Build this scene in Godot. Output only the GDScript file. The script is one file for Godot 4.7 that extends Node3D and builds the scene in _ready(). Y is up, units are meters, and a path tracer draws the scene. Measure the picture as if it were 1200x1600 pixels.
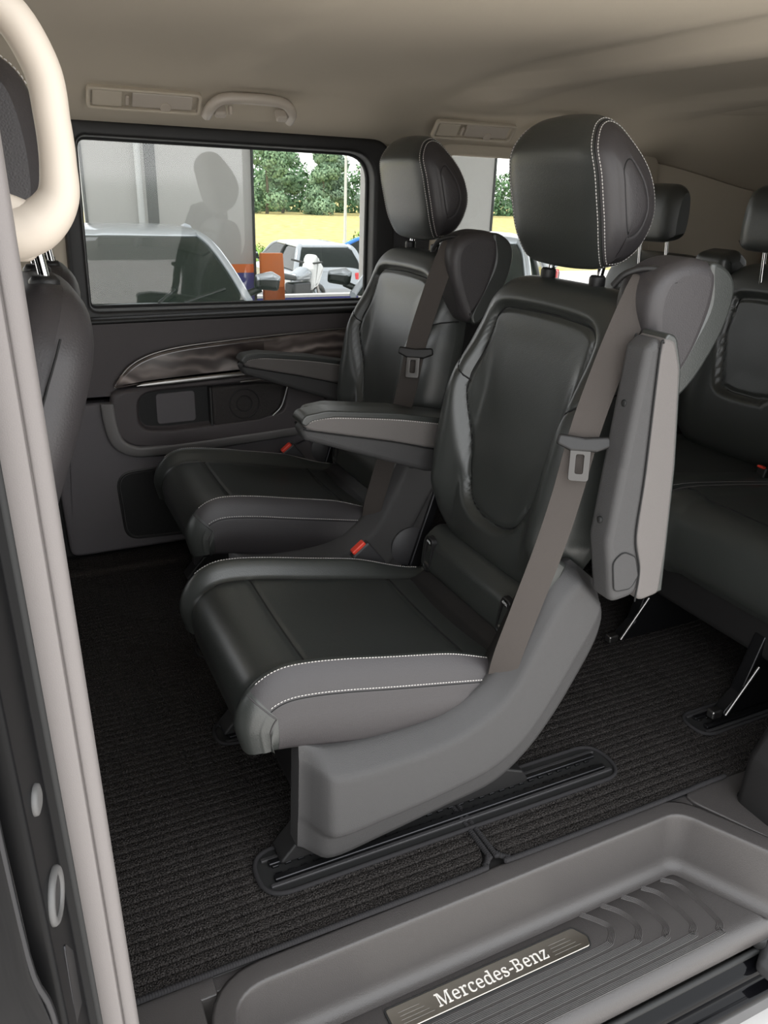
extends Node3D

var used := {}
var M := {}
var rng := RandomNumberGenerator.new()

# ---------------------------------------------------------------- small helpers
func V(x: float, y: float, z: float) -> Vector3:
	return Vector3(x, y, z)

func sstep(a: float, b: float, x: float) -> float:
	var t := clampf((x - a) / (b - a), 0.0, 1.0)
	return t * t * (3.0 - 2.0 * t)

func numbered(called: String) -> String:
	if not used.has(called):
		used[called] = 0
		return called
	used[called] += 1
	return "%s_%03d" % [called, used[called]]

func thing(called: String, label: String, category: String, at := Vector3.ZERO, group := "") -> Node3D:
	var o := Node3D.new()
	o.name = numbered(called)
	add_child(o)
	o.position = at
	tag(o, label, category, group)
	return o

func tag(o: Node, label: String, category: String, group := "") -> void:
	o.set_meta("label", label)
	o.set_meta("category", category)
	if group != "":
		o.set_meta("group", group)

func obj(called: String, mesh: Mesh, m: Material, parent: Node = self, label := "") -> MeshInstance3D:
	var o := MeshInstance3D.new()
	o.mesh = mesh
	o.material_override = m
	if parent == self:
		o.name = numbered(called)
	else:
		var n := called
		var k := 0
		while parent.has_node(NodePath(n)):
			k += 1
			n = "%s_%03d" % [called, k]
		o.name = n
	parent.add_child(o)
	o.cast_shadow = GeometryInstance3D.SHADOW_CASTING_SETTING_ON
	if label != "":
		o.set_meta("label", label)
	return o

func struct(called: String, mesh: Mesh, m: Material, label := "", category := "") -> MeshInstance3D:
	var o := obj(called, mesh, m)
	o.set_meta("kind", "structure")
	if label != "":
		o.set_meta("label", label)
		o.set_meta("category", category)
	return o

func copy(o: Node3D, at: Vector3, label := "") -> Node3D:
	var base := String(o.name)
	var c: Node3D = o.duplicate()
	c.name = numbered(base)
	add_child(c)
	c.position = at
	if label != "":
		c.set_meta("label", label)
	return c

# ---------------------------------------------------------------- mesh building
# rows of points -> smooth grid. cu: each row is closed, cv: rows close on themselves; closed bodies turn themselves outwards
func grid(rows: Array, cu := false, cv := false, cap0 := false, cap1 := false, flip := false) -> ArrayMesh:
	var n: int = rows[0].size()
	var m := rows.size()
	var vs := PackedVector3Array()
	for r in rows:
		vs.append_array(r)
	var idx := PackedInt32Array()
	var nu := n if cu else n - 1
	var nv := m if cv else m - 1
	for i in nv:
		var i2 := (i + 1) % m
		for j in nu:
			var j2 := (j + 1) % n
			var a := i * n + j
			var b := i * n + j2
			var c := i2 * n + j2
			var d := i2 * n + j
			idx.append_array([a, b, c, a, c, d])
	for e in 2:
		if (e == 0 and cap0) or (e == 1 and cap1):
			var r: PackedVector3Array = rows[0 if e == 0 else m - 1]
			var tri := cap_tris(r)
			var base := vs.size()
			vs.append_array(r)
			var k := 0
			# same sense as the neighbouring strip
			var nrm := Vector3.ZERO
			for q in n:
				nrm += r[q].cross(r[(q + 1) % n])
			while k + 2 < tri.size():
				var p := tri[k]
				var q2 := tri[k + 1]
				var s := tri[k + 2]
				var along := (r[q2] - r[p]).cross(r[s] - r[p]).dot(nrm) > 0.0
				var want := e == 1
				if along != want:
					var t := q2
					q2 = s
					s = t
				idx.append_array([base + p, base + q2, base + s])
				k += 3
	var closed := (cu or cv) and (cv or (cap0 and cap1) or not cu)
	if cu and not cv and not (cap0 and cap1):
		closed = false
	if cu and cv:
		closed = true
	return raw(vs, idx, closed, flip)

func cap_tris(r: PackedVector3Array) -> PackedInt32Array:
	var n := r.size()
	var nrm := Vector3.ZERO
	for q in n:
		nrm += r[q].cross(r[(q + 1) % n])
	if nrm.length() < 1e-12:
		return PackedInt32Array()
	nrm = nrm.normalized()
	var ax := nrm.cross(Vector3.UP if absf(nrm.y) < 0.8 else Vector3.RIGHT).normalized()
	var ay := nrm.cross(ax)
	var p2 := PackedVector2Array()
	for q in n:
		p2.append(Vector2(r[q].dot(ax), r[q].dot(ay)))
	var tri := Geometry2D.triangulate_polygon(p2)
	if tri.is_empty():
		for q in range(1, n - 1):
			tri.append_array([0, q, q + 1])
	return tri

func raw(vs: PackedVector3Array, idx: PackedInt32Array, closed := true, flip := false) -> ArrayMesh:
	var k := 0
	if closed:
		var vol := 0.0
		while k < idx.size():
			vol += vs[idx[k]].dot(vs[idx[k + 1]].cross(vs[idx[k + 2]]))
			k += 3
		flip = vol > 0.0
	if flip:
		k = 0
		while k < idx.size():
			var t := idx[k + 1]
			idx[k + 1] = idx[k + 2]
			idx[k + 2] = t
			k += 3
	var ns := PackedVector3Array()
	ns.resize(vs.size())
	k = 0
	while k < idx.size():
		var a := idx[k]
		var b := idx[k + 1]
		var c := idx[k + 2]
		var nn := (vs[c] - vs[a]).cross(vs[b] - vs[a])
		ns[a] += nn
		ns[b] += nn
		ns[c] += nn
		k += 3
	for i in ns.size():
		var l := ns[i].length()
		ns[i] = ns[i] / l if l > 1e-14 else Vector3.UP
	var arr := []
	arr.resize(Mesh.ARRAY_MAX)
	arr[Mesh.ARRAY_VERTEX] = vs
	arr[Mesh.ARRAY_NORMAL] = ns
	arr[Mesh.ARRAY_INDEX] = idx
	var me := ArrayMesh.new()
	me.add_surface_from_arrays(Mesh.PRIMITIVE_TRIANGLES, arr)
	return me

func join(list: Array) -> ArrayMesh:
	var vs := PackedVector3Array()
	var ns := PackedVector3Array()
	var idx := PackedInt32Array()
	for e in list:
		var me: Mesh = e[0] if e is Array else e
		var xf: Transform3D = e[1] if e is Array else Transform3D()
		var a := me.surface_get_arrays(0)
		var base := vs.size()
		var v: PackedVector3Array = a[Mesh.ARRAY_VERTEX]
		var nn: PackedVector3Array = a[Mesh.ARRAY_NORMAL]
		for i in v.size():
			vs.append(xf * v[i])
			ns.append((xf.basis * nn[i]).normalized())
		if a[Mesh.ARRAY_INDEX] == null:
			for i in v.size():
				idx.append(base + i)
		else:
			for i in a[Mesh.ARRAY_INDEX]:
				idx.append(base + i)
	var arr := []
	arr.resize(Mesh.ARRAY_MAX)
	arr[Mesh.ARRAY_VERTEX] = vs
	arr[Mesh.ARRAY_NORMAL] = ns
	arr[Mesh.ARRAY_INDEX] = idx
	var out := ArrayMesh.new()
	out.add_surface_from_arrays(Mesh.PRIMITIVE_TRIANGLES, arr)
	return out

func at(me: Mesh, xf: Transform3D) -> ArrayMesh:
	return join([[me, xf]])

func T(x: float, y: float, z: float, rx := 0.0, ry := 0.0, rz := 0.0) -> Transform3D:
	return Transform3D(Basis.from_euler(Vector3(deg_to_rad(rx), deg_to_rad(ry), deg_to_rad(rz))), Vector3(x, y, z))

# smooth curve through points (Catmull-Rom)
func spline(p: Array, per: int, closed := false) -> PackedVector3Array:
	var out := PackedVector3Array()
	var n := p.size()
	var segs := n if closed else n - 1
	for i in segs:
		var p0: Vector3 = p[(i - 1 + n) % n] if closed or i > 0 else p[0] * 2.0 - p[1]
		var p1: Vector3 = p[i]
		var p2: Vector3 = p[(i + 1) % n]
		var p3: Vector3 = p[(i + 2) % n] if closed or i + 2 < n else p2 * 2.0 - p1
		for k in per:
			out.append(p1.cubic_interpolate(p2, p0, p3, float(k) / per))
	if not closed:
		out.append(p[n - 1])
	return out

func spline2(p: Array, per: int, closed := true) -> PackedVector2Array:
	var q := []
	for v in p:
		q.append(Vector3(v.x, v.y, 0))
	var r := spline(q, per, closed)
	var out := PackedVector2Array()
	for v in r:
		out.append(Vector2(v.x, v.y))
	return out

# polygon with rounded corners
func rounded(p: Array, rad, n := 5) -> PackedVector2Array:
	var out := PackedVector2Array()
	var m := p.size()
	for i in m:
		var a: Vector2 = p[(i - 1 + m) % m]
		var b: Vector2 = p[i]
		var c: Vector2 = p[(i + 1) % m]
		var r: float = rad[i] if rad is Array else rad
		var u := (a - b).normalized()
		var w := (c - b).normalized()
		var ang := acos(clampf(u.dot(w), -1, 1))
		var t := r / maxf(tan(ang / 2.0), 0.01)
		t = minf(t, minf(a.distance_to(b), c.distance_to(b)) * 0.48)
		if t < 1e-5:
			out.append(b)
			continue
		var s := b + u * t
		var e := b + w * t
		for k in n + 1:
			var f := float(k) / n
			out.append(s.lerp(b, f).lerp(b.lerp(e, f), f))
	return out

func rrect(w: float, h: float, r: float, n := 5) -> PackedVector2Array:
	return rounded([Vector2(-w / 2, -h / 2), Vector2(w / 2, -h / 2), Vector2(w / 2, h / 2), Vector2(-w / 2, h / 2)], r, n)

func circle(r: float, n := 24) -> PackedVector2Array:
	var out := PackedVector2Array()
	for i in n:
		out.append(Vector2(cos(TAU * i / n), sin(TAU * i / n)) * r)
	return out

func inset(p: PackedVector2Array, d: float) -> PackedVector2Array:
	var n := p.size()
	var area := 0.0
	for i in n:
		area += p[i].cross(p[(i + 1) % n])
	var s := 1.0 if area > 0 else -1.0
	var out := PackedVector2Array()
	for i in n:
		var a := (p[i] - p[(i - 1 + n) % n]).normalized()
		var b := (p[(i + 1) % n] - p[i]).normalized()
		var na := Vector2(-a.y, a.x) * s
		var nb := Vector2(-b.y, b.x) * s
		var nn := (na + nb)
		if nn.length() < 0.01:
			nn = na
		nn = nn.normalized()
		var k := 1.0 / maxf(nn.dot(na), 0.5)
		out.append(p[i] + nn * d * k)
	return out

func loop3(p: PackedVector2Array, z: float) -> PackedVector3Array:
	var out := PackedVector3Array()
	for v in p:
		out.append(Vector3(v.x, v.y, z))
	return out

# extruded outline in xy, from z = -depth/2 to depth/2, edges rounded by bev
func slab(p: PackedVector2Array, depth: float, bev := 0.004, steps := 3) -> ArrayMesh:
	var rows := []
	for k in steps + 1:
		var a := PI / 2 * k / steps
		rows.append(loop3(inset(p, bev * (1.0 - sin(a))), -depth / 2 + bev * (1.0 - cos(a))))
	for k in steps + 1:
		var a := PI / 2 * (steps - k) / steps
		rows.append(loop3(inset(p, bev * (1.0 - sin(a))), depth / 2 - bev * (1.0 - cos(a))))
	return grid(rows, true, false, true, true)

# a box of size w,h,d with rounded edges
func rbox(w: float, h: float, d: float, r := 0.004, n := 3) -> ArrayMesh:
	return slab(rrect(w, h, r * 1.2, n), d, r, n)

# frame: outline o with hole i (same number of points), front rounded
func ring(o: PackedVector2Array, i: PackedVector2Array, depth: float, bev := 0.003) -> ArrayMesh:
	var rows := []
	var h := depth / 2
	rows.append(loop3(o, -h))
	rows.append(loop3(o, -h))
	rows.append(loop3(o, h - bev))
	rows.append(loop3(inset(o, bev * 0.3), h - bev * 0.3))
	rows.append(loop3(inset(o, bev), h))
	rows.append(loop3(inset(i, -bev), h))
	rows.append(loop3(inset(i, -bev * 0.3), h - bev * 0.3))
	rows.append(loop3(i, h - bev))
	rows.append(loop3(i, -h))
	rows.append(loop3(i, -h))
	return grid(rows, true, true)

func frame_at(path: PackedVector3Array, i: int, closed: bool) -> Vector3:
	var n := path.size()
	var a := path[(i - 1 + n) % n] if closed or i > 0 else path[i]
	var b := path[(i + 1) % n] if closed or i < n - 1 else path[i]
	return (b - a).normalized()

func tube(path: PackedVector3Array, r, seg := 8, closed := false, flat := 1.0, up := Vector3.UP) -> ArrayMesh:
	var rows := []
	var ref := up
	var t0 := frame_at(path, 0, closed)
	if absf(t0.dot(ref)) > 0.9:
		ref = Vector3.RIGHT if absf(t0.x) < 0.8 else Vector3.BACK
	for i in path.size():
		var t := frame_at(path, i, closed)
		var s := t.cross(ref).normalized()
		var u := s.cross(t).normalized()
		ref = u
		var row := PackedVector3Array()
		var rr: float = r[i] if r is Array or r is PackedFloat32Array else r
		for k in seg:
			var a := TAU * k / seg
			row.append(path[i] + s * cos(a) * rr + u * sin(a) * rr * flat)
		rows.append(row)
	return grid(rows, true, closed, not closed, not closed)

# strap with a width direction at every point
func strap(path: PackedVector3Array, wide: Array, w: float, t: float) -> ArrayMesh:
	var rows := []
	var n := path.size()
	for i in n:
		var f := float(i) / (n - 1) * (wide.size() - 1)
		var k := mini(int(f), wide.size() - 2)
		var d: Vector3 = (wide[k] as Vector3).lerp(wide[k + 1], f - k)
		var tan := frame_at(path, i, false)
		d = (d - tan * d.dot(tan)).normalized()
		var nn := tan.cross(d)
		var row := PackedVector3Array()
		for q in rrect(w, t, t * 0.45, 2):
			row.append(path[i] + d * q.x + nn * q.y)
		rows.append(row)
	return grid(rows, true, false, true, true)

func lathe(prof: Array, n := 24) -> ArrayMesh:
	var rows := []
	for p in prof:
		var row := PackedVector3Array()
		for k in n:
			var a := TAU * k / n
			row.append(Vector3(cos(a) * p.x, p.y, sin(a) * p.x))
		rows.append(row)
	return grid(rows, true, false, true, true)

func resample(path: PackedVector3Array, pitch: float) -> PackedVector3Array:
	var out := PackedVector3Array()
	var acc := 0.0
	out.append(path[0])
	for i in path.size() - 1:
		var a := path[i]
		var b := path[i + 1]
		var l := a.distance_to(b)
		while acc + l >= pitch:
			var f := (pitch - acc) / l
			a = a.lerp(b, f)
			l = a.distance_to(b)
			acc = 0.0
			out.append(a)
		acc += l
	return out

# a row of thread stitches along a path
func stitches(path: PackedVector3Array, pitch := 0.0056, len := 0.0041, r := 0.00085) -> ArrayMesh:
	var pts := resample(path, pitch)
	var vs := PackedVector3Array()
	var idx := PackedInt32Array()
	for i in pts.size() - 1:
		var t := (pts[i + 1] - pts[i]).normalized()
		var s := t.cross(Vector3(0.31, 0.8, 0.52)).normalized()
		var u := s.cross(t)
		var b := vs.size()
		for e in [[-0.5, 0.35], [-0.3, 1.0], [0.3, 1.0], [0.5, 0.35]]:
			for k in 5:
				var a := TAU * k / 5
				vs.append(pts[i] + t * len * e[0] + (s * cos(a) + u * sin(a)) * r * e[1])
		for e in 3:
			for k in 5:
				var k2 := (k + 1) % 5
				var p := b + e * 5
				idx.append_array([p + k, p + k2, p + 5 + k2, p + k, p + 5 + k2, p + 5 + k])
		for k in [1, 2, 3]:
			idx.append_array([b, b + k + 1, b + k, b + 15, b + 15 + k, b + 16 + k])
	return raw(vs, idx, true)

# distance from a point to a polyline
func dist_line(p: Vector2, l: PackedVector2Array, closed := false) -> float:
	var d := 1e9
	var n := l.size()
	for i in (n if closed else n - 1):
		var a := l[i]
		var ab := l[(i + 1) % n] - a
		var t := clampf((p - a).dot(ab) / maxf(ab.length_squared(), 1e-12), 0, 1)
		d = minf(d, p.distance_squared_to(a + ab * t))
	return sqrt(d)

# ---------------------------------------------------------------- materials
func noise_tex(kind: int, freq: float, size := 512, as_normal := false, bump := 4.0, octaves := 3, ramp: Gradient = null, seed_ := 1) -> NoiseTexture2D:
	var f := FastNoiseLite.new()
	f.noise_type = kind as FastNoiseLite.NoiseType
	f.frequency = freq
	f.fractal_octaves = octaves
	f.seed = seed_
	if kind == FastNoiseLite.TYPE_CELLULAR:
		f.fractal_octaves = 1
		f.cellular_return_type = FastNoiseLite.RETURN_DISTANCE2_SUB
	var t := NoiseTexture2D.new()
	t.width = size
	t.height = size
	t.seamless = true
	t.noise = f
	t.as_normal_map = as_normal
	t.bump_strength = bump
	if ramp:
		t.color_ramp = ramp
	return t

func grad(a: Color, b: Color) -> Gradient:
	var g := Gradient.new()
	g.set_color(0, a)
	g.set_color(1, b)
	return g

func mat(called: String, c: Color, rough := 0.6, metal := 0.0, spec := 0.5) -> StandardMaterial3D:
	var m := StandardMaterial3D.new()
	m.resource_name = called
	m.albedo_color = c
	m.roughness = rough
	m.metallic = metal
	m.metallic_specular = spec
	M[called] = m
	return m

func grain(m: StandardMaterial3D, tex: Texture2D, scale: float, strength := 1.0) -> void:
	m.normal_enabled = true
	m.normal_texture = tex
	m.normal_scale = strength
	m.uv1_triplanar = true
	m.uv1_scale = Vector3.ONE * scale

func tinted(m: StandardMaterial3D, tex: Texture2D, scale: float) -> void:
	m.albedo_texture = tex
	m.uv1_triplanar = true
	m.uv1_scale = Vector3.ONE * scale

func glass(called: String, c: Color, alpha: float) -> StandardMaterial3D:
	var m := mat(called, Color(c.r, c.g, c.b, alpha), 0.02)
	m.transparency = BaseMaterial3D.TRANSPARENCY_ALPHA
	return m

func g(v: int) -> Color:
	return Color8(v, v, v)

func materials() -> void:
	var skin := noise_tex(FastNoiseLite.TYPE_CELLULAR, 0.06, 512, true, 2.0)
	var fine := noise_tex(FastNoiseLite.TYPE_SIMPLEX, 0.12, 512, true, 3.0, 3)
	var pile := noise_tex(FastNoiseLite.TYPE_SIMPLEX, 0.2, 512, true, 9.0, 4, null, 5)
	grain(mat("leather", Color8(47, 49, 47), 0.36, 0, 0.6), skin, 9.0, 0.35)
	grain(mat("leather_side", Color8(52, 49, 50), 0.5, 0, 0.5), skin, 9.0, 0.55)
	grain(mat("armrest_skin", Color8(96, 92, 90), 0.6, 0, 0.35), fine, 8.0, 0.3)
	grain(mat("plastic_grey", Color8(63, 62, 62), 0.55, 0, 0.4), fine, 8.0, 0.5)
	grain(mat("plastic_dark", Color8(50, 49, 50), 0.5, 0, 0.45), fine, 8.0, 0.4)
	grain(mat("plastic_black", Color8(26, 25, 25), 0.5), fine, 8.0, 0.3)
	mat("lip_grey", Color8(116, 113, 112), 0.55)
	grain(mat("card_dark", Color8(78, 73, 74), 0.55, 0, 0.4), fine, 7.0, 0.4)
	grain(mat("card_grey", Color8(94, 90, 92), 0.55, 0, 0.4), fine, 7.0, 0.4)
	grain(mat("headliner", Color8(190, 180, 164), 0.95, 0, 0.1), fine, 10.0, 0.35)
	grain(mat("pillar", Color8(116, 111, 109), 0.6, 0, 0.3), fine, 10.0, 0.2)
	mat("cream", Color8(184, 173, 160), 0.5, 0, 0.4)
	mat("lamp_lens", Color8(186, 176, 164), 0.4)
	mat("seam", Color8(14, 14, 14), 0.8)
	mat("thread", Color8(190, 186, 182), 0.8)
	mat("thread_dim", Color8(120, 116, 116), 0.8)
	mat("chrome", Color8(225, 225, 225), 0.1, 1.0)
	mat("tongue_metal", Color8(74, 72, 70), 0.3, 1.0)
	mat("satin", Color8(150, 148, 146), 0.35, 1.0)
	var belt := mat("webbing", Color8(58, 52, 48), 0.75)
	grain(belt, noise_tex(FastNoiseLite.TYPE_VALUE, 0.3, 256, true, 5.0, 1), 30.0, 0.6)
	mat("red", Color8(214, 62, 44), 0.4)
	var carpet := mat("carpet", Color8(88, 84, 82), 1.0, 0, 0.1)
	grain(carpet, pile, 2.6, 1.0)
	tinted(carpet, noise_tex(FastNoiseLite.TYPE_SIMPLEX, 0.25, 512, false, 1.0, 4, grad(Color(0.25, 0.25, 0.25), Color(1, 1, 1)), 8), 2.2)
	mat("binding", Color8(46, 45, 46), 0.9, 0, 0.2)
	grain(mat("step_plastic", Color8(64, 61, 60), 0.42, 0, 0.5), fine, 6.0, 0.35)
	mat("rubber", Color8(22, 22, 22), 0.7)
	mat("paint_black", Color8(9, 9, 11), 0.07, 0, 0.26)
	mat("jamb_black", Color8(14, 14, 15), 0.4, 0, 0.25)
	mat("metal_dark", Color8(60, 60, 62), 0.35, 0.9)
	var plate := mat("steel_plate", Color8(176, 170, 160), 0.28, 1.0)
	plate.roughness = 0.3
	mat("letter", Color8(236, 232, 226), 0.4, 0.3)
	mat("letter_white", Color8(225, 225, 225), 0.6)
	var wood := mat("wood", Color.WHITE, 0.16, 0, 0.6)
	wood.albedo_texture = wood_tex()
	wood.uv1_triplanar = true
	wood.uv1_scale = Vector3(1.4, 1.4, 1.4)
	var mesh_cloth := mat("speaker_cloth", Color8(66, 62, 61), 0.8)
	grain(mesh_cloth, noise_tex(FastNoiseLite.TYPE_CELLULAR, 0.12, 256, true, 12.0), 14.0, 1.0)
	glass("window_glass", Color8(90, 110, 98), 0.22)
	glass("privacy_glass", Color8(60, 66, 60), 0.55)
	# outside
	var paving := mat("paving", Color8(214, 211, 208), 0.6)
	tinted(paving, noise_tex(FastNoiseLite.TYPE_SIMPLEX, 0.02, 512, false, 1.0, 4, grad(Color(0.9, 0.9, 0.9), Color(1, 1, 1))), 0.4)
	var field := mat("field", Color.WHITE, 1.0, 0, 0.1)
	tinted(field, noise_tex(FastNoiseLite.TYPE_SIMPLEX, 0.03, 512, false, 1.0, 5, grad(Color8(154, 144, 92), Color8(196, 187, 138))), 0.06)
	field.uv1_world_triplanar = true
	grain(mat("render_grey", Color8(176, 175, 171), 0.8, 0, 0.2), fine, 2.0, 0.2)
	mat("paint_orange", Color8(222, 116, 44), 0.5)
	mat("paint_rust", Color8(176, 84, 22), 0.5)
	mat("paint_blue", Color8(58, 62, 140), 0.5)
	mat("car_white", Color8(186, 192, 196), 0.12, 0.2, 0.5)
	mat("car_silver", Color8(150, 156, 160), 0.2, 0.5)
	mat("car_blue", Color8(50, 120, 200), 0.2)
	mat("car_glass", Color8(16, 20, 19), 0.05, 0, 0.3)
	mat("car_black", Color8(18, 18, 18), 0.35)
	mat("tail_red", Color8(190, 50, 56), 0.2)
	mat("plug_grey", Color8(84, 83, 82), 0.5)
	mat("pale_grey", Color8(190, 193, 191), 0.5)
	var leaf := mat("foliage", Color.WHITE, 0.9, 0, 0.2)
	leaf.vertex_color_use_as_albedo = true
	leaf.backlight_enabled = true
	leaf.backlight = Color8(40, 60, 20)
	mat("bark", Color8(92, 84, 70), 0.9)

func wood_tex() -> ImageTexture:
	var im := Image.create(512, 256, false, Image.FORMAT_RGB8)
	var n := FastNoiseLite.new()
	n.seed = 4
	n.frequency = 0.012
	n.fractal_octaves = 4
	for y in 256:
		for x in 512:
			var wy := y + 14.0 * n.get_noise_2d(x * 0.35, y * 0.5)
			var v := n.get_noise_2d(x * 0.12, wy * 3.2) * 0.9 + 0.35 * sin(wy * 0.55 + 5.0 * n.get_noise_2d(x * 0.2 + 90.0, y))
			v = clampf(0.5 + v * 0.6, 0.0, 1.0)
			im.set_pixel(x, y, Color8(60, 53, 51).lerp(Color8(176, 163, 157), v * v))
	im.generate_mipmaps()
	return ImageTexture.create_from_image(im)

# ---------------------------------------------------------------- captain's chair
const SEAT_X := 0.6

func S(x: float, y: float, z: float) -> Vector3:
	return Vector3(x - SEAT_X, y, z)

func S2(p: Array) -> Array:
	var out := []
	for q in p:
		out.append(Vector2(q.x - SEAT_X, q.y))
	return out

# cushion: a side-view line swept with a bolstered cross-section. Returns the rows so that seams can follow them
func cushion_rows(prof: Array, half: float, yb_front: float, yb_rear: float, rise: float) -> Array:
	var path := resample(spline(prof, 14), 0.0055)
	var cols := [[0.0, 0.0], [0.05, 0.0], [0.1, 0.0], [0.14, 0.0], [0.156, -0.001], [0.164, -0.006], [0.171, 0.003], [0.179, 0.013], [0.187, 0.022], [0.194, 0.0255], [0.2, 0.024], [0.207, 0.017], [0.214, 0.006], [0.2195, -0.006], [0.2225, -0.016], [0.2245, -0.0195], [0.226, -0.023], [0.2275, -0.035]]
	var rows := []
	var k := half / 0.2275
	for i in path.size():
		var t := frame_at(path, i, false)
		var nn := Vector3(t.y, -t.x, 0)
		if nn.y < 0 and path[i].x > 0.3:
			nn = -nn
		var front := sstep(0.20, 0.33, path[i].x) * sstep(0.25, 0.33, path[i].y)
		var rear := 1.0 - 0.65 * sstep(0.6, 0.77, path[i].x)
		var groove := 0.0045 * (exp(-pow((path[i].x - 0.372) / 0.004, 2)) * sstep(0.3, 0.34, path[i].y) + 0.8 * exp(-pow((path[i].x - 0.672) / 0.004, 2)))
		var up := []
		for c in cols:
			var d: float = c[1]
			if c[0] < 0.16:
				d -= groove
				d -= 0.006 * front * (1.0 - pow(c[0] / 0.16, 2)) * sstep(0.3, 0.42, path[i].x)
			else:
				var e: float = d if d < 0 else d * rise / 0.0255
				d = e * lerpf(0.25 if d > 0 else 1.0, 1.0, front) * (rear if d > 0 else 1.0)
			var p: Vector3 = path[i] + nn * d
			up.append(Vector3(p.x, p.y, c[0] * k))
		var e: Vector3 = up[-1]
		var yb := lerpf(yb_front, yb_rear, sstep(0.27, 0.5, e.x))
		var bx := maxf(e.x, 0.285)
		var by := minf(yb, e.y - 0.003)
		for q in [[0.15, 1.012], [0.35, 1.02], [0.6, 1.018], [0.85, 1.0], [0.97, 0.975], [1.0, 0.94]]:
			up.append(Vector3(lerpf(e.x, bx, q[0]), lerpf(e.y, by, q[0]), half * q[1]))
		var row := PackedVector3Array()
		for j in range(up.size() - 1, 0, -1):
			row.append(S(up[j].x, up[j].y, -up[j].z))
		for j in up.size():
			row.append(S(up[j].x, up[j].y, up[j].z))
		rows.append(row)
	return rows

func column(rows: Array, j: int, from: int, to: int, lift := 0.0) -> PackedVector3Array:
	var out := PackedVector3Array()
	for i in range(from, to):
		var r: PackedVector3Array = rows[i]
		var side: Vector3 = (r[j + 1] - r[j - 1])
		var along: Vector3 = rows[mini(i + 1, rows.size() - 1)][j] - rows[maxi(i - 1, 0)][j]
		var nn := side.cross(along).normalized()
		out.append(r[j] - nn * lift)
	return out

# backrest in its own plane: a across, b up the back, n towards the sitter
class Pad:
	var o: Vector3
	var A: Vector3
	var B: Vector3
	var N: Vector3
	var bc := 0.27
	var bh := 0.285
	var widths := []
	var insert := PackedVector2Array()
	var lines := []
	var bol := 0.042
	var thick := 0.055
	var frame := 0.012
	var deep := 0.009
	var bol_lo := 0.30
	var bol_hi := 0.46
	var owner_: Node

	func w(b: float) -> float:
		var f := clampf((b - (bc - bh)) / (2.0 * bh), 0, 1) * (widths.size() - 1)
		var i := mini(int(f), widths.size() - 2)
		var t := f - i
		t = t * t * (3.0 - 2.0 * t)
		return lerpf(widths[i], widths[i + 1], t)

	func r(a: float, b: float) -> float:
		return pow(pow(absf(a) / w(b), 6.0) + pow(absf(b - bc) / bh, 6.0), 1.0 / 6.0)

	func sd(a: float, b: float) -> float:
		var p := Vector2(a, b)
		var d: float = owner_.dist_line(p, insert, true)
		return -d if Geometry2D.is_point_in_polygon(p, insert) else d

	func front(a: float, b: float) -> float:
		var rr := minf(r(a, b), 1.0)
		var e := pow(1.0 - pow(rr, 7.0), 0.42)
		var up: float = owner_.sstep(0.115, 0.185, absf(a)) * owner_.sstep(-0.03, 0.12, b) * (1.0 - owner_.sstep(bol_lo, bol_hi, b)) * bol
		var g := 0.0
		if insert.size():
			var s := sd(a, b)
			up += frame * owner_.sstep(-0.004, 0.02, s)
			g = deep * exp(-pow(s / 0.0045, 2))
			up -= 0.004 * owner_.sstep(0.0, 0.07, -s) - 0.004
		for l in lines:
			var d: float = owner_.dist_line(Vector2(a, b), l)
			g += 0.004 * exp(-pow(d / 0.004, 2))
		return -thick + e * (thick + up) - g * e

	func back(a: float, b: float) -> float:
		var rr := minf(r(a, b), 1.0)
		return -thick - thick * pow(1.0 - pow(rr, 6.0), 0.45)

	func P(a: float, b: float, n: float) -> Vector3:
		return o + A * a + B * b + N * n

	func foot(u: float, v: float) -> Vector2:
		var su := sin(u * PI / 2)
		var sv := sin(v * PI / 2)
		var inf := maxf(absf(su), absf(sv))
		if inf > 1e-6:
			var q := pow(pow(absf(su), 6.0) + pow(absf(sv), 6.0), 1.0 / 6.0)
			su *= inf / q
			sv *= inf / q
		var b := bc + sv * bh
		return Vector2(su * w(b), b)

	func build(nu: int, nv: int, side: int) -> ArrayMesh:
		var rows := []
		for i in nv + 1:
			var row := PackedVector3Array()
			for j in nu + 1:
				var p := foot(2.0 * j / nu - 1.0, 2.0 * i / nv - 1.0)
				row.append(P(p.x, p.y, front(p.x, p.y) if side == 0 else back(p.x, p.y)))
			rows.append(row)
		# winding: A x B points along +-N
		var right := A.cross(B).dot(N) > 0
		return owner_.grid(rows, false, false, false, false, (right if side == 0 else not right))

	func on(path: PackedVector2Array, lift: float) -> PackedVector3Array:
		var out := PackedVector3Array()
		for p in path:
			out.append(P(p.x, p.y, front(p.x, p.y) + lift))
		return out

func mirror_pts(p: Array) -> Array:
	var out := []
	for v in p:
		out.append(v)
	for i in range(p.size() - 1, -1, -1):
		if absf(p[i].x) > 1e-4:
			out.append(Vector2(-p[i].x, p[i].y))
	return out

func back_insert() -> PackedVector2Array:
	return spline2(mirror_pts([Vector2(0, 0.082), Vector2(0.045, 0.087), Vector2(0.082, 0.108), Vector2(0.108, 0.16), Vector2(0.132, 0.23), Vector2(0.151, 0.29), Vector2(0.158, 0.335), Vector2(0.152, 0.39), Vector2(0.15, 0.44), Vector2(0.146, 0.468), Vector2(0.122, 0.484), Vector2(0.06, 0.489), Vector2(0.0, 0.49)]), 5)

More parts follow.
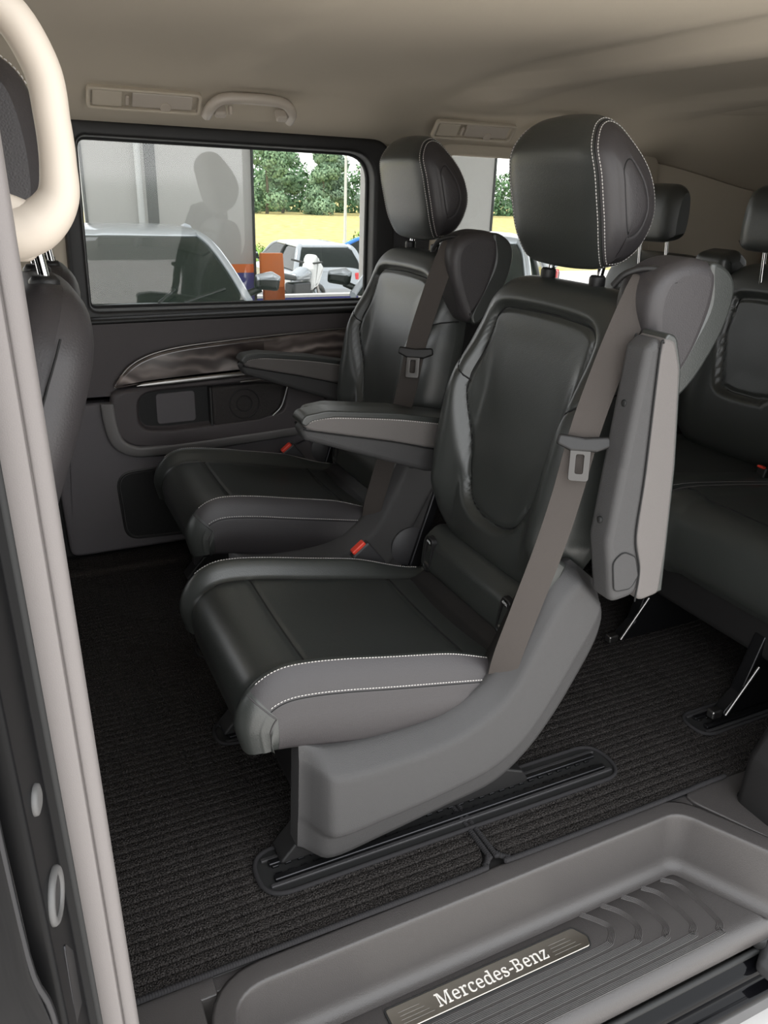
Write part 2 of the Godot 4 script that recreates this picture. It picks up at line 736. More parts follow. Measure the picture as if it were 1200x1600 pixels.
# armrest in its own axes: u along it (x), v across it (y, padded side up), thickness along z
func armrest(parent: Node, xf: Transform3D, label := "", up := false) -> Node3D:
	var body := rounded([Vector2(-0.02, -0.05), Vector2(0.1, -0.062), Vector2(0.22, -0.04), Vector2(0.4, -0.006), Vector2(0.413, 0.014), Vector2(0.4, 0.03), Vector2(0.1, 0.03), Vector2(0.04, 0.02), Vector2(-0.02, 0.01)], [0.02, 0.05, 0.2, 0.012, 0.01, 0.01, 0.02, 0.02, 0.03], 6)
	var a := obj("armrest", at(slab(body, 0.05, 0.012, 4), xf), M.plastic_grey, parent, label)
	var pad := rounded([Vector2(-0.03, 0.052), Vector2(-0.032, 0.0), Vector2(0.03, 0.006), Vector2(0.095, -0.006), Vector2(0.2, 0.004), Vector2(0.39, 0.016), Vector2(0.413, 0.024), Vector2(0.404, 0.045), Vector2(0.36, 0.058), Vector2(0.2, 0.064), Vector2(0.05, 0.06)], [0.012, 0.02, 0.05, 0.06, 0.1, 0.01, 0.01, 0.02, 0.06, 0.2, 0.05], 6)
	obj("armrest_pad", at(slab(pad, 0.056, 0.006, 3), xf), M.armrest_skin, a)
	# dark joint between pad and body, and a leather top with thread
	var seam := PackedVector3Array()
	var mid := spline([V(0.405, 0.022, 0), V(0.39, 0.0155, 0), V(0.2, 0.0035, 0), V(0.095, -0.0065, 0), V(0.03, 0.0055, 0), V(-0.028, 0.0, 0)], 8)
	for s in [-1, 1]:
		seam = PackedVector3Array()
		for p in mid:
			seam.append(xf * (p + V(0, 0, 0.0272 * s)))
		obj("seam", tube(seam, 0.0016, 5), M.seam, a)
		var st := PackedVector3Array()
		for p in spline([V(0.402, 0.03, 0), V(0.385, 0.039, 0), V(0.34, 0.0465, 0), V(0.2, 0.052, 0), V(0.05, 0.0485, 0), V(-0.01, 0.044, 0)], 8):
			st.append(xf * (p + V(0, 0, 0.0277 * s)))
		if not up:
			obj("stitching", stitches(st), M.thread, a)
	var top := rounded([Vector2(-0.028, 0.06), Vector2(-0.028, 0.044), Vector2(0.05, 0.0495), Vector2(0.2, 0.053), Vector2(0.345, 0.0475), Vector2(0.392, 0.036), Vector2(0.405, 0.024), Vector2(0.417, 0.03), Vector2(0.41, 0.047), Vector2(0.362, 0.0605), Vector2(0.2, 0.0665), Vector2(0.05, 0.0625)], [0.004, 0.004, 0.05, 0.1, 0.04, 0.02, 0.004, 0.01, 0.02, 0.06, 0.2, 0.05], 4)
	obj("armrest_top", at(slab(top, 0.053 if up else 0.0575, 0.0032, 3), xf), M.leather, a)
	var cap := rounded([Vector2(0.005, -0.045), Vector2(0.062, -0.05), Vector2(0.075, -0.03), Vector2(0.058, -0.004), Vector2(0.02, 0.004), Vector2(0.0, -0.01)], [0.012, 0.016, 0.02, 0.016, 0.01, 0.014], 5)
	for s in [-1, 1]:
		obj("pivot_cover", at(slab(cap, 0.003, 0.0012, 2), xf * T(0, 0, 0.0255 * s)), M.plastic_grey, a)
		var rim := PackedVector3Array()
		for p in cap:
			rim.append(xf * V(p.x, p.y, 0.0262 * s))
		obj("seam", tube(rim, 0.0012, 5, true), M.seam, a)
	for u in [0.13, 0.315]:
		var c := xf * T(u, -0.0585 + (u - 0.1) * 0.18 - (0.004 if u < 0.2 else 0.0), 0, 0, 0, 190)
		obj("screw_hole", at(lathe([Vector2(0.0, 0.004), Vector2(0.003, 0.0042), Vector2(0.0055, 0.003), Vector2(0.0055, -0.006), Vector2(0, -0.006)], 14), c), M.rubber, a)
	return a

func egg(row: PackedVector3Array) -> PackedVector3Array:
	# narrower towards the crown and a little towards the chin
	for i in row.size():
		var y := row[i].y
		row[i].z *= 1.0 - 0.36 * pow(clampf((y - 1.09) / 0.115, 0, 1), 2.2) - 0.15 * pow(clampf((1.05 - y) / 0.09, 0, 1), 2.0)
	return row

func head_inset(f: float) -> float:
	var t := clampf((absf(f) - 0.6) / 0.4, 0.0, 1.0)
	return 0.008 * f * f + 0.026 * (1.0 - sqrt(maxf(0.0, 1.0 - pow(t, 2.3))))

func make_seat(label: String, outer_up: bool, group: String, where: Vector3) -> Node3D:
	var t := thing("captain_chair", label, "car seat", where, group)
	# --- seat cushion
	var prof := [V(0.785, 0.29, 0), V(0.71, 0.302, 0), V(0.6, 0.323, 0), V(0.5, 0.342, 0), V(0.42, 0.358, 0), V(0.36, 0.367, 0), V(0.318, 0.368, 0), V(0.287, 0.358, 0), V(0.266, 0.338, 0), V(0.2545, 0.31, 0), V(0.255, 0.285, 0), V(0.259, 0.258, 0)]
	var rows := cushion_rows(prof, 0.2275, 0.262, 0.225, 0.0285)
	var cu := obj("seat_cushion", grid(rows, true, false, true, true), M.leather, t)
	var n: int = rows[0].size()
	var mid := n / 2
	var nr := rows.size()
	var front := 0
	var cross := 0
	for i in nr:
		if rows[i][mid].y > 0.33 and rows[i][mid].x > 0.275 - SEAT_X:
			front = i
		if rows[i][mid].x > 0.372 - SEAT_X:
			cross = i
	for s in [-1, 1]:
		obj("stitching", stitches(column(rows, mid + 10 * s, 4, front, 0.0006 )), M.thread, cu)
		obj("stitching", stitches(column(rows, mid + 14 * s, 4, front + 1, 0.0008)), M.thread, cu)
		obj("seam", tube(column(rows, mid + 15 * s, 2, front + 1, 0.0), 0.0012, 5), M.seam, cu)
		obj("seam", tube(column(rows, mid + 5 * s, 2, front - 4, 0.0004), 0.0017, 5), M.seam, cu)
		# side panel in a lighter, grained leather, just proud of the cushion body; piping runs down its front corner
		for e in [[2, front + 1, 10]]:
			var side := []
			for i in range(e[0], e[1]):
				var row := PackedVector3Array()
				for j in range(e[2], 24):
					row.append(rows[i][mid + j * s] + V(0, 0, 0.0006 * s))
				side.append(row)
			obj("side_panel", grid(side, false, false, false, false, s < 0), M.leather_side, cu)
		var pip := PackedVector3Array()
		for k in 8:
			pip.append(rows[front + 1][mid + (10 + k) * s])
		pip.append_array(column(rows, mid + 17 * s, front + 2, nr - 1, 0.0003))
		obj("piping", tube(pip, 0.0013, 6), M.leather_side, cu)
	var back_ := 0
	for i in nr:
		if rows[i][mid].x > 0.672 - SEAT_X:
			back_ = i
	for q in [[cross, 5], [back_, 5]]:
		if q[0] > 0:
			var line := PackedVector3Array()
			for j in range(-q[1], q[1] + 1):
				line.append(rows[q[0]][mid + j] + V(0, 0.0006, 0))
			obj("seam", tube(line, 0.0016, 5), M.seam, cu)
	# --- backrest
	var pad := Pad.new()
	pad.owner_ = self
	pad.o = S(0.80, 0.40, 0)
	pad.A = Vector3(0, 0, 1)
	pad.B = Vector3(0.19, 0.982, 0).normalized()
	pad.N = Vector3(-0.982, 0.19, 0).normalized()
	pad.widths = [0.19, 0.205, 0.222, 0.236, 0.24, 0.236, 0.226, 0.215, 0.2]
	pad.insert = back_insert()
	for s in [-1, 1]:
		pad.lines.append(spline2([Vector2(0.157 * s, 0.33), Vector2(0.19 * s, 0.358), Vector2(0.232 * s, 0.402)], 4, false))
	var br := obj("backrest", join([pad.build(110, 120, 0), pad.build(40, 40, 1)]), M.leather, t)
	var loop := pad.on(pad.insert, 0.0012)
	obj("seam", tube(loop, 0.0021, 5, true, 1.0, pad.N), M.seam, br)
	for l in pad.lines:
		obj("seam", tube(pad.on(l, 0.001), 0.0019, 5, false, 1.0, pad.N), M.seam, br)
	for s in [-1, 1]:
		var edge := PackedVector2Array()
		for k in 40:
			var b := lerpf(0.39, 0.02, k / 39.0)
			edge.append(Vector2(s * pad.w(b) * 0.915, b))
		obj("stitching", stitches(pad.on(edge, 0.0005)), M.thread, br)
	var shell := Pad.new()
	shell.owner_ = self
	shell.o = pad.o - pad.N * 0.006
	shell.A = pad.A
	shell.B = pad.B
	shell.N = pad.N
	shell.widths = [0.19, 0.2, 0.215, 0.225, 0.23, 0.225, 0.215, 0.2, 0.18]
	shell.bh = 0.27
	obj("back_shell", shell.build(36, 36, 1), M.plastic_black, br)
	# --- lumbar roll with the two anchor pockets
	var roll := rounded([Vector2(-0.055, -0.05), Vector2(0.03, -0.05), Vector2(0.03, 0.05), Vector2(-0.03, 0.052), Vector2(-0.058, 0.02)], [0.02, 0.01, 0.01, 0.03, 0.03], 6)
	obj("lower_back_pad", at(slab(roll, 0.37, 0.016, 4), T(0.822 - SEAT_X, 0.355, 0, 0, 0, -8)), M.leather, t)
	for s in [-1, 1]:
		var slot := at(ring(rrect(0.03, 0.085, 0.012), rrect(0.021, 0.074, 0.009), 0.012, 0.002), T(0.766 - SEAT_X, 0.357, 0.145 * s, 0, -90, -10))
		var pk := obj("anchor_pocket", slot, M.plastic_black, t)
		obj("pocket_floor", at(rbox(0.024, 0.078, 0.003, 0.001), T(0.7685 - SEAT_X, 0.357, 0.145 * s, 0, -90, -10)), M.rubber, pk)
		obj("anchor_bar", at(tube(PackedVector3Array([V(-0.009, 0, 0), V(0.009, 0, 0)]), 0.003, 8), T(0.762 - SEAT_X, 0.333, 0.145 * s, 0, -90, -10)), M.satin, pk)
		var tm := TextMesh.new()
		tm.text = "ISOFIX"
		var sf := SystemFont.new()
		sf.font_names = PackedStringArray(["Droid Sans"])
		tm.font = sf
		tm.font_size = 16
		tm.pixel_size = 0.00042
		tm.depth = 0.0004
		obj("lettering", at(tm, T(0.7615 - SEAT_X, 0.387, 0.145 * s, 0, -90, -10)), M.letter_white, pk)
	# --- headrest
	var d := spline2([Vector2(0.911, 0.966), Vector2(0.89, 1.005), Vector2(0.876, 1.055), Vector2(0.864, 1.105), Vector2(0.857, 1.15), Vector2(0.874, 1.187), Vector2(0.902, 1.203), Vector2(0.93, 1.197), Vector2(0.953, 1.173), Vector2(0.985, 1.13), Vector2(1.005, 1.085), Vector2(1.008, 1.045), Vector2(0.992, 0.998), Vector2(0.965, 0.97), Vector2(0.935, 0.961)], 6)
	for i in d.size():
		d[i].x -= SEAT_X
	var hr := PackedVector2Array(d)
	var rows2 := []
	for k in 33:
		var f := sin(lerpf(-1.0, 1.0, k / 32.0) * PI * 0.5 * 0.985)
		rows2.append(egg(loop3(inset(hr, head_inset(f)), 0.141 * f)))
	var last := inset(hr, head_inset(sin(PI * 0.5 * 0.985)))
	var c := Vector2.ZERO
	for p in last:
		c += p
	c /= last.size()
	c += Vector2(0.006, -0.012)
	var fro := []
	var rear := []
	for q in [0.94, 0.86, 0.76, 0.68, 0.64, 0.6, 0.45, 0.25, 0.02]:
		var z2: float = 0.1412 + 0.009 * (1.0 - pow(q, 3.0)) - (0.0025 if absf(q - 0.64) < 0.01 else 0.0)
		var l2 := PackedVector2Array()
		for p in last:
			l2.append(c + (p - c) * q)
		rear.append(egg(loop3(l2, z2)))
		fro.push_front(egg(loop3(l2, -z2)))
	var hrow := []
	hrow.append_array(fro)
	hrow.append_array(rows2)
	hrow.append_array(rear)
	var hd := obj("headrest", grid(hrow, true, false, true, true), M.leather, t)
	for s in [-1, 1]:
		for q in [0.84, 0.91]:
			var ring_ := egg(loop3(inset(hr, head_inset(q) - 0.0008), 0.141 * q * s))
			ring_.append(ring_[0])
			obj("stitching", stitches(ring_, 0.0054, 0.004, 0.0008), M.thread, hd)
		var groove := egg(loop3(inset(hr, head_inset(0.875) - 0.0002), 0.141 * 0.875 * s))
		obj("seam", tube(groove, 0.0011, 5, true), M.seam, hd)
		var sl := PackedVector3Array()
		for p in last:
			var e := c + (p - c) * 0.64
			sl.append(V(e.x, e.y, (0.1412 + 0.009 * (1.0 - pow(0.64, 3.0)) - 0.0015) * s))
		obj("seam", tube(egg(sl), 0.0012, 5, true), M.seam, hd)
		# grained side face over the smooth core
		var face := []
		for k in range(27, 33):
			var fr2: PackedVector3Array = rows2[k if s > 0 else 32 - k].duplicate()
			var grow := 1.0 + 0.004 * (k - 25.0) / 7.0
			for i in fr2.size():
				fr2[i] = V(0.33 + (fr2[i].x - 0.33) * grow, 1.085 + (fr2[i].y - 1.085) * grow, fr2[i].z + 0.0004 * s)
			face.append(fr2)
		for k in rear.size():
			var fr3: PackedVector3Array = (rear[k] if s > 0 else fro[rear.size() - 1 - k]).duplicate()
			for i in fr3.size():
				fr3[i] = V(0.33 + (fr3[i].x - 0.33) * 1.004, 1.085 + (fr3[i].y - 1.085) * 1.004, fr3[i].z + 0.0005 * s)
			face.append(fr3)
		obj("side_panel", grid(face, true, false, false, false, s < 0), M.leather_side, hd)
		obj("headrest_post", tube(spline([S(0.955, 1.0, 0.07 * s), S(0.952, 0.97, 0.07 * s), S(0.945, 0.93, 0.07 * s), S(0.935, 0.88, 0.07 * s)], 5), 0.0062, 12), M.chrome, hd)
		obj("post_guide", at(lathe([Vector2(0, 0.008), Vector2(0.011, 0.008), Vector2(0.014, 0.004), Vector2(0.014, -0.02), Vector2(0, -0.02)], 18), T(0.9445 - SEAT_X, 0.945, 0.07 * s)), M.plastic_black, t)
	# --- belt housing on the shoulder
	var hp := spline2(S2([Vector2(0.925, 0.79), Vector2(0.885, 0.86), Vector2(0.868, 0.93), Vector2(0.885, 0.978), Vector2(0.935, 0.998), Vector2(0.985, 0.991), Vector2(1.0, 0.965), Vector2(0.995, 0.91), Vector2(0.97, 0.84)]), 6)
	var bh := obj("belt_housing", at(slab(hp, 0.09, 0.022, 5), T(0, 0, 0.243)), M.leather_side, t)
	var hp2 := spline2(S2([Vector2(0.975, 0.99), Vector2(1.012, 0.982), Vector2(1.034, 0.95), Vector2(1.024, 0.89), Vector2(0.985, 0.82), Vector2(0.945, 0.785), Vector2(0.93, 0.81), Vector2(0.96, 0.87), Vector2(0.985, 0.93)]), 6)
	obj("housing_back", at(slab(hp2, 0.0885, 0.0065, 3), T(0.0, 0, 0.243)), M.leather, bh)
	obj("belt_slot", tube(spline([S(0.862, 0.953, 0.205), S(0.868, 0.972, 0.222), S(0.885, 0.982, 0.245), S(0.903, 0.978, 0.27), S(0.908, 0.962, 0.285)], 6), 0.005, 10), M.plastic_black, bh)
	# --- belt
	var path := spline([S(0.9, 0.973, 0.246), S(0.884, 0.964, 0.252), S(0.862, 0.915, 0.252), S(0.838, 0.845, 0.25), S(0.806, 0.745, 0.252), S(0.782, 0.63, 0.254), S(0.757, 0.54, 0.256), S(0.728, 0.43, 0.25), S(0.706, 0.335, 0.243), S(0.7, 0.262, 0.238)], 10)
	var bl := obj("seat_belt", strap(path, [V(0.6, 0.1, 0.8), V(0.75, 0.0, 0.62), V(0.8, 0.1, 0.55), V(0.8, 0.1, 0.55), V(0.75, 0.1, 0.5), V(0.55, 0.0, 0.6)], 0.0475, 0.0014), M.webbing, t)
	var tx := Transform3D(Basis(V(0.82, 0.0, 0.57).normalized(), V(0.22, 0.95, -0.2).normalized(), V(-0.52, 0.3, 0.8).normalized()).orthonormalized(), S(0.8, 0.722, 0.258))
	var tg := obj("belt_tongue", at(slab(rounded([Vector2(-0.04, 0.012), Vector2(-0.043, -0.004), Vector2(-0.02, -0.014), Vector2(0.02, -0.014), Vector2(0.043, -0.004), Vector2(0.04, 0.012), Vector2(0.0, 0.008)], 0.006, 4), 0.013, 0.004), tx), M.plastic_black, bl)
	obj("tongue_plate", at(ring(rrect(0.032, 0.054, 0.006), rrect(0.012, 0.03, 0.003), 0.003, 0.0008), tx * T(-0.004, -0.034, 0.003)), M.tongue_metal, tg)
	# --- buckle on the inner side
	var bk := obj("buckle", at(rbox(0.05, 0.075, 0.022, 0.005), T(0.668 - SEAT_X, 0.318, -0.247, 0, 0, 38)), M.plastic_dark, t)
	obj("release_button", at(rbox(0.036, 0.016, 0.017, 0.003), T(0.645 - SEAT_X, 0.347, -0.247, 0, 0, 38)), M.red, bk)
	# --- recliner hinge, inner
	var rec := obj("recliner_cover", at(lathe([Vector2(0, 0.012), Vector2(0.03, 0.012), Vector2(0.042, 0.006), Vector2(0.046, -0.008), Vector2(0, -0.008)], 28), T(0.762 - SEAT_X, 0.34, -0.232, -90, 0, 0)), M.plastic_dark, t)
	obj("recliner_bar", at(slab(rounded([Vector2(-0.012, -0.1), Vector2(0.014, -0.1), Vector2(0.02, 0.1), Vector2(0.0, 0.1)], 0.006), 0.01, 0.003), T(0.79 - SEAT_X, 0.385, -0.218, 0, 0, -14)), M.metal_dark, rec)
	# --- base cover: a swept shield with rounded shoulders
	var top := spline([S(0.335, 0.262, 0), S(0.39, 0.247, 0), S(0.46, 0.241, 0), S(0.575, 0.247, 0), S(0.65, 0.277, 0), S(0.696, 0.316, 0), S(0.735, 0.395, 0), S(0.766, 0.46, 0), S(0.795, 0.489, 0), S(0.835, 0.497, 0)], 6)
	var bot := spline([S(0.33, 0.05, 0), S(0.385, 0.024, 0), S(0.48, 0.036, 0), S(0.6, 0.056, 0), S(0.7, 0.074, 0), S(0.765, 0.118, 0), S(0.815, 0.178, 0), S(0.862, 0.258, 0), S(0.9, 0.345, 0), S(0.902, 0.44, 0)], 6)
	var cr := []
	for i in top.size():
		var f := float(i) / (top.size() - 1)
		var e := minf(sstep(0.0, 0.1, f) * 0.9 + 0.1, 1.0 - 0.9 * sstep(0.93, 1.0, f))
		var row := PackedVector3Array()
		var a: Vector3 = top[i]
		var b: Vector3 = bot[i]
		for q in [[0.0, 0.19], [0.0, 0.226], [0.012, 0.234], [0.05, 0.2435], [0.13, 0.2625], [0.16, 0.268], [0.19, 0.2705], [0.23, 0.2715], [0.45, 0.275], [0.61, 0.2775], [0.655, 0.277], [0.685, 0.273], [0.72, 0.2635], [0.76, 0.259], [0.9, 0.256], [0.97, 0.25], [1.0, 0.238], [1.0, 0.19]]:
			var y: float = q[0]
			var z: float = lerpf(0.222, q[1], e) if q[1] > 0.222 else q[1]
			row.append(a.lerp(b, y) + V(0, 0, z))
		cr.append(row)
	obj("base_cover", grid(cr, true, false, true, true), M.plastic_grey, t)
	# inner cover, a plainer copy on the other side
	var cr2 := []
	for r in cr.slice(0, 26):
		var row := PackedVector3Array()
		for p in r:
			row.append(V(p.x, p.y, -p.z * 0.88))
		cr2.append(row)
	obj("base_cover", grid(cr2, true, false, true, true), M.plastic_dark, t)
	# pedestal and feet
	var ped := obj("pedestal", at(slab(rounded(S2([Vector2(0.36, 0.05), Vector2(0.72, 0.05), Vector2(0.8, 0.24), Vector2(0.84, 0.36), Vector2(0.74, 0.3), Vector2(0.4, 0.24)]), 0.02), 0.33, 0.01), T(0, 0, 0)), M.plastic_black, t)
	for s in [-1, 1]:
		obj("foot", at(slab(rounded(S2([Vector2(0.3, 0.008), Vector2(0.82, 0.008), Vector2(0.8, 0.04), Vector2(0.72, 0.075), Vector2(0.36, 0.075), Vector2(0.32, 0.03)]), 0.01), 0.05, 0.004), T(0, 0, 0.185 * s)), M.plastic_black, ped)
	# pouch between belt and cover
	obj("belt_sleeve", at(slab(rounded(S2([Vector2(0.745, 0.41), Vector2(0.768, 0.4), Vector2(0.812, 0.5), Vector2(0.79, 0.515)]), 0.006), 0.05, 0.006), T(0, 0, 0.22)), M.leather, t)
	obj("belt_anchor", at(rbox(0.03, 0.06, 0.02, 0.006), T(0.71 - SEAT_X, 0.275, 0.24, 0, 0, -30)), M.plastic_dark, t)
	# --- armrests
	if outer_up:
		armrest(t, Transform3D(Basis(V(-0.12, 0.993, 0), V(0.993, 0.12, 0), V(0, 0, -1)), S(0.892, 0.482, 0.298)), "armrest folded upright against the backrest", true)
	else:
		armrest(t, Transform3D(Basis(V(-0.988, 0.155, 0), V(0.155, 0.988, 0), V(0, 0, -1)), S(0.915, 0.505, 0.272)), "armrest folded down")
	armrest(t, Transform3D(Basis(V(-0.987, 0.16, 0), V(0.16, 0.987, 0), V(0, 0, -1)), S(0.92, 0.546 if outer_up else 0.52, -0.276)), "armrest folded down")
	return t

# ---------------------------------------------------------------- van shell
func poly(p: Array, rad = 0.0, n := 5) -> PackedVector2Array:
	return rounded(p, rad, n)

func v2(a: float, b: float) -> Vector2:
	return Vector2(a, b)

func wall_box(x0: float, x1: float, y0: float, y1: float, z0: float, z1: float) -> Array:
	return [rbox(x1 - x0, y1 - y0, z1 - z0, 0.002, 1), T((x0 + x1) / 2, (y0 + y1) / 2, (z0 + z1) / 2)]

func ceiling_y(x: float, z: float) -> float:
	var h := absf(z + 1.53)
	if z > -1.53:
		h *= 0.35
	var y := 1.345 - 0.02 * pow(h / 0.6, 2.0)
	y -= 0.105 * pow(clampf((h - 0.42) / 0.43, 0, 1), 2.2)
	var fade := 1.0 - sstep(0.45, 0.68, h)
	var q := 0.1 * pow(maxf(0, -z - 1.4) / 0.8, 1.6)
	var xb := x - q
	y -= 0.014 * sstep(0.47, 0.5, x - 0.12 * (-z - 1.27) * 1.0) * (1.0 - sstep(1.04, 1.13, xb)) * fade
	y -= 0.03 * sstep(1.16, 1.21, xb) * (1.0 - sstep(1.27, 1.42, xb)) * fade
	y -= 0.024 * sstep(1.78, 1.84, xb) * (1.0 - sstep(1.92, 2.06, xb)) * fade
	y -= 0.10 * sstep(2.1, 2.95, x)
	return y

func build_shell() -> void:
	# floor plate
	var fl := struct("floor", join([wall_box(-1.7, 3.0, -0.1, -0.012, -2.4, -0.83), wall_box(1.18, 3.0, -0.1, -0.012, -0.85, -0.6)]), M.plastic_black, "black van floor under the carpet mats", "floor")
	# headliner
	var rows := []
	var nx := 130
	for i in nx + 1:
		var x := lerpf(-1.7, 3.0, float(i) / nx)
		var row := PackedVector3Array()
		for j in 61:
			var z := lerpf(-2.4, -0.64, float(j) / 60)
			row.append(V(x, ceiling_y(x, z), z))
		row.append(V(x, 1.42, -0.64))
		row.append(V(x, 1.44, -1.53))
		row.append(V(x, 1.42, -2.4))
		rows.append(row)
	struct("ceiling", grid(rows, true, false, true, true), M.headliner, "beige moulded headliner with shallow cross ribs", "ceiling")
	# far side wall behind the panels, with its window openings
	struct("wall_right", join([wall_box(-1.7, 3.0, -0.3, 0.72, -2.47, -2.385)]), M.plastic_black, "dark lower side wall behind the far door panel", "wall")
	struct("trim_6", join([wall_box(-1.7, 3.0, 1.2, 1.44, -2.47, -2.39), wall_box(1.13, 1.315, 0.7, 1.22, -2.47, -2.385), wall_box(2.2, 3.0, 0.7, 1.22, -2.47, -2.385), wall_box(-0.06, 0.2, 0.7, 1.22, -2.47, -2.385), wall_box(-1.7, -1.2, 0.7, 1.22, -2.47, -2.385)]), M.headliner, "beige upper side wall above and between the far windows", "wall")
	struct("wall_rear", join([wall_box(2.94, 3.0, -0.1, 0.78, -2.4, -0.62), wall_box(2.94, 3.0, 1.17, 1.44, -2.4, -0.62), wall_box(2.94, 3.0, 0.7, 1.2, -2.4, -2.16), wall_box(2.94, 3.0, 0.7, 1.2, -0.9, -0.62)]), M.headliner, "beige inside of the tailgate behind the rear bench", "wall")
	struct("wall_front", join([wall_box(-1.75, -1.7, -0.3, 0.72, -2.4, -0.62), wall_box(-1.75, -1.7, 1.2, 1.44, -2.4, -0.62)]), M.plastic_black)
	var wl := [wall_box(1.22, 3.0, -0.3, 0.72, -0.68, -0.6), wall_box(-1.7, 3.0, 1.335, 1.44, -0.66, -0.58), wall_box(1.22, 3.0, 0.7, 1.36, -0.68, -0.6), wall_box(-1.7, -0.06, -0.3, 0.72, -0.64, -0.575)]
	struct("wall_left", join(wl), M.paint_black, "black painted body side around the sliding door opening", "wall")
	# rear and side glass out of the door area
	for e in [["rear", 2.97, 0.78, 1.17]]:
		var w := Node3D.new()
		w.name = "window_3"
		add_child(w)
		w.set_meta("kind", "structure")
		w.position = V(2.965, 0.975, -1.53)
		obj("pane", at(rbox(1.28, 0.41, 0.006, 0.002), T(0, 0, 0, 0, 90, 0)), M.privacy_glass, w)
		obj("window_frame", at(ring(rrect(1.34, 0.46, 0.07), rrect(1.24, 0.37, 0.05), 0.03, 0.006), T(-0.02, 0, 0, 0, -90, 0)), M.headliner, w)
	var w6 := Node3D.new()
	w6.name = "window_4"
	add_child(w6)
	w6.set_meta("kind", "structure")
	w6.position = V(-1.725, 0.96, -1.53)
	obj("pane", rbox(0.006, 0.5, 1.6, 0.002), M.window_glass, w6)
	# far sliding window: black frame, pane
	var w1 := Node3D.new()
	w1.name = "window_1"
	add_child(w1)
	w1.set_meta("kind", "structure")
	w1.set_meta("label", "black framed window of the far sliding door")
	w1.set_meta("category", "window")
	var fo := poly([v2(0.185, 0.695), v2(1.175, 0.695), v2(1.155, 1.218), v2(0.2, 1.226)], [0.02, 0.02, 0.09, 0.05], 8)
	var fi := poly([v2(0.235, 0.742), v2(1.09, 0.742), v2(1.092, 1.176), v2(0.243, 1.182)], [0.02, 0.02, 0.085, 0.03], 8)
	obj("window_frame", at(ring(fo, fi, 0.06, 0.012), T(0, 0, -2.378)), M.plastic_black, w1)
	obj("window_seal", at(ring(inset(fi, -0.004), inset(fi, 0.007), 0.012, 0.004), T(0, 0, -2.402)), M.rubber, w1)
	obj("pane", at(slab(inset(fi, -0.01), 0.004, 0.001, 1), T(0, 0, -2.415)), M.window_glass, w1)
	# rear quarter window on the far side
	var w2 := Node3D.new()
	w2.name = "window_2"
	add_child(w2)
	w2.set_meta("kind", "structure")
	w2.set_meta("label", "beige trimmed quarter window behind the far chair")
	w2.set_meta("category", "window")
	var qo := poly([v2(1.29, 0.69), v2(2.24, 0.69), v2(2.22, 1.225), v2(1.31, 1.225)], [0.02, 0.02, 0.06, 0.06], 6)
	var qi := poly([v2(1.335, 0.73), v2(2.17, 0.73), v2(2.15, 1.18), v2(1.338, 1.186)], [0.03, 0.03, 0.05, 0.045], 6)
	obj("window_frame", at(ring(qo, qi, 0.05, 0.01), T(0, 0, -2.378)), M.headliner, w2)
	obj("pane", at(slab(inset(qi, -0.01), 0.004, 0.001, 1), T(0, 0, -2.412)), M.window_glass, w2)
	# pillar trim between the two far windows, down to the belt line
	struct("trim_1", join([wall_box(1.165, 1.31, 0.62, 1.21, -2.39, -2.365)]), M.plastic_dark, "dark pillar trim between the two far windows", "pillar trim")

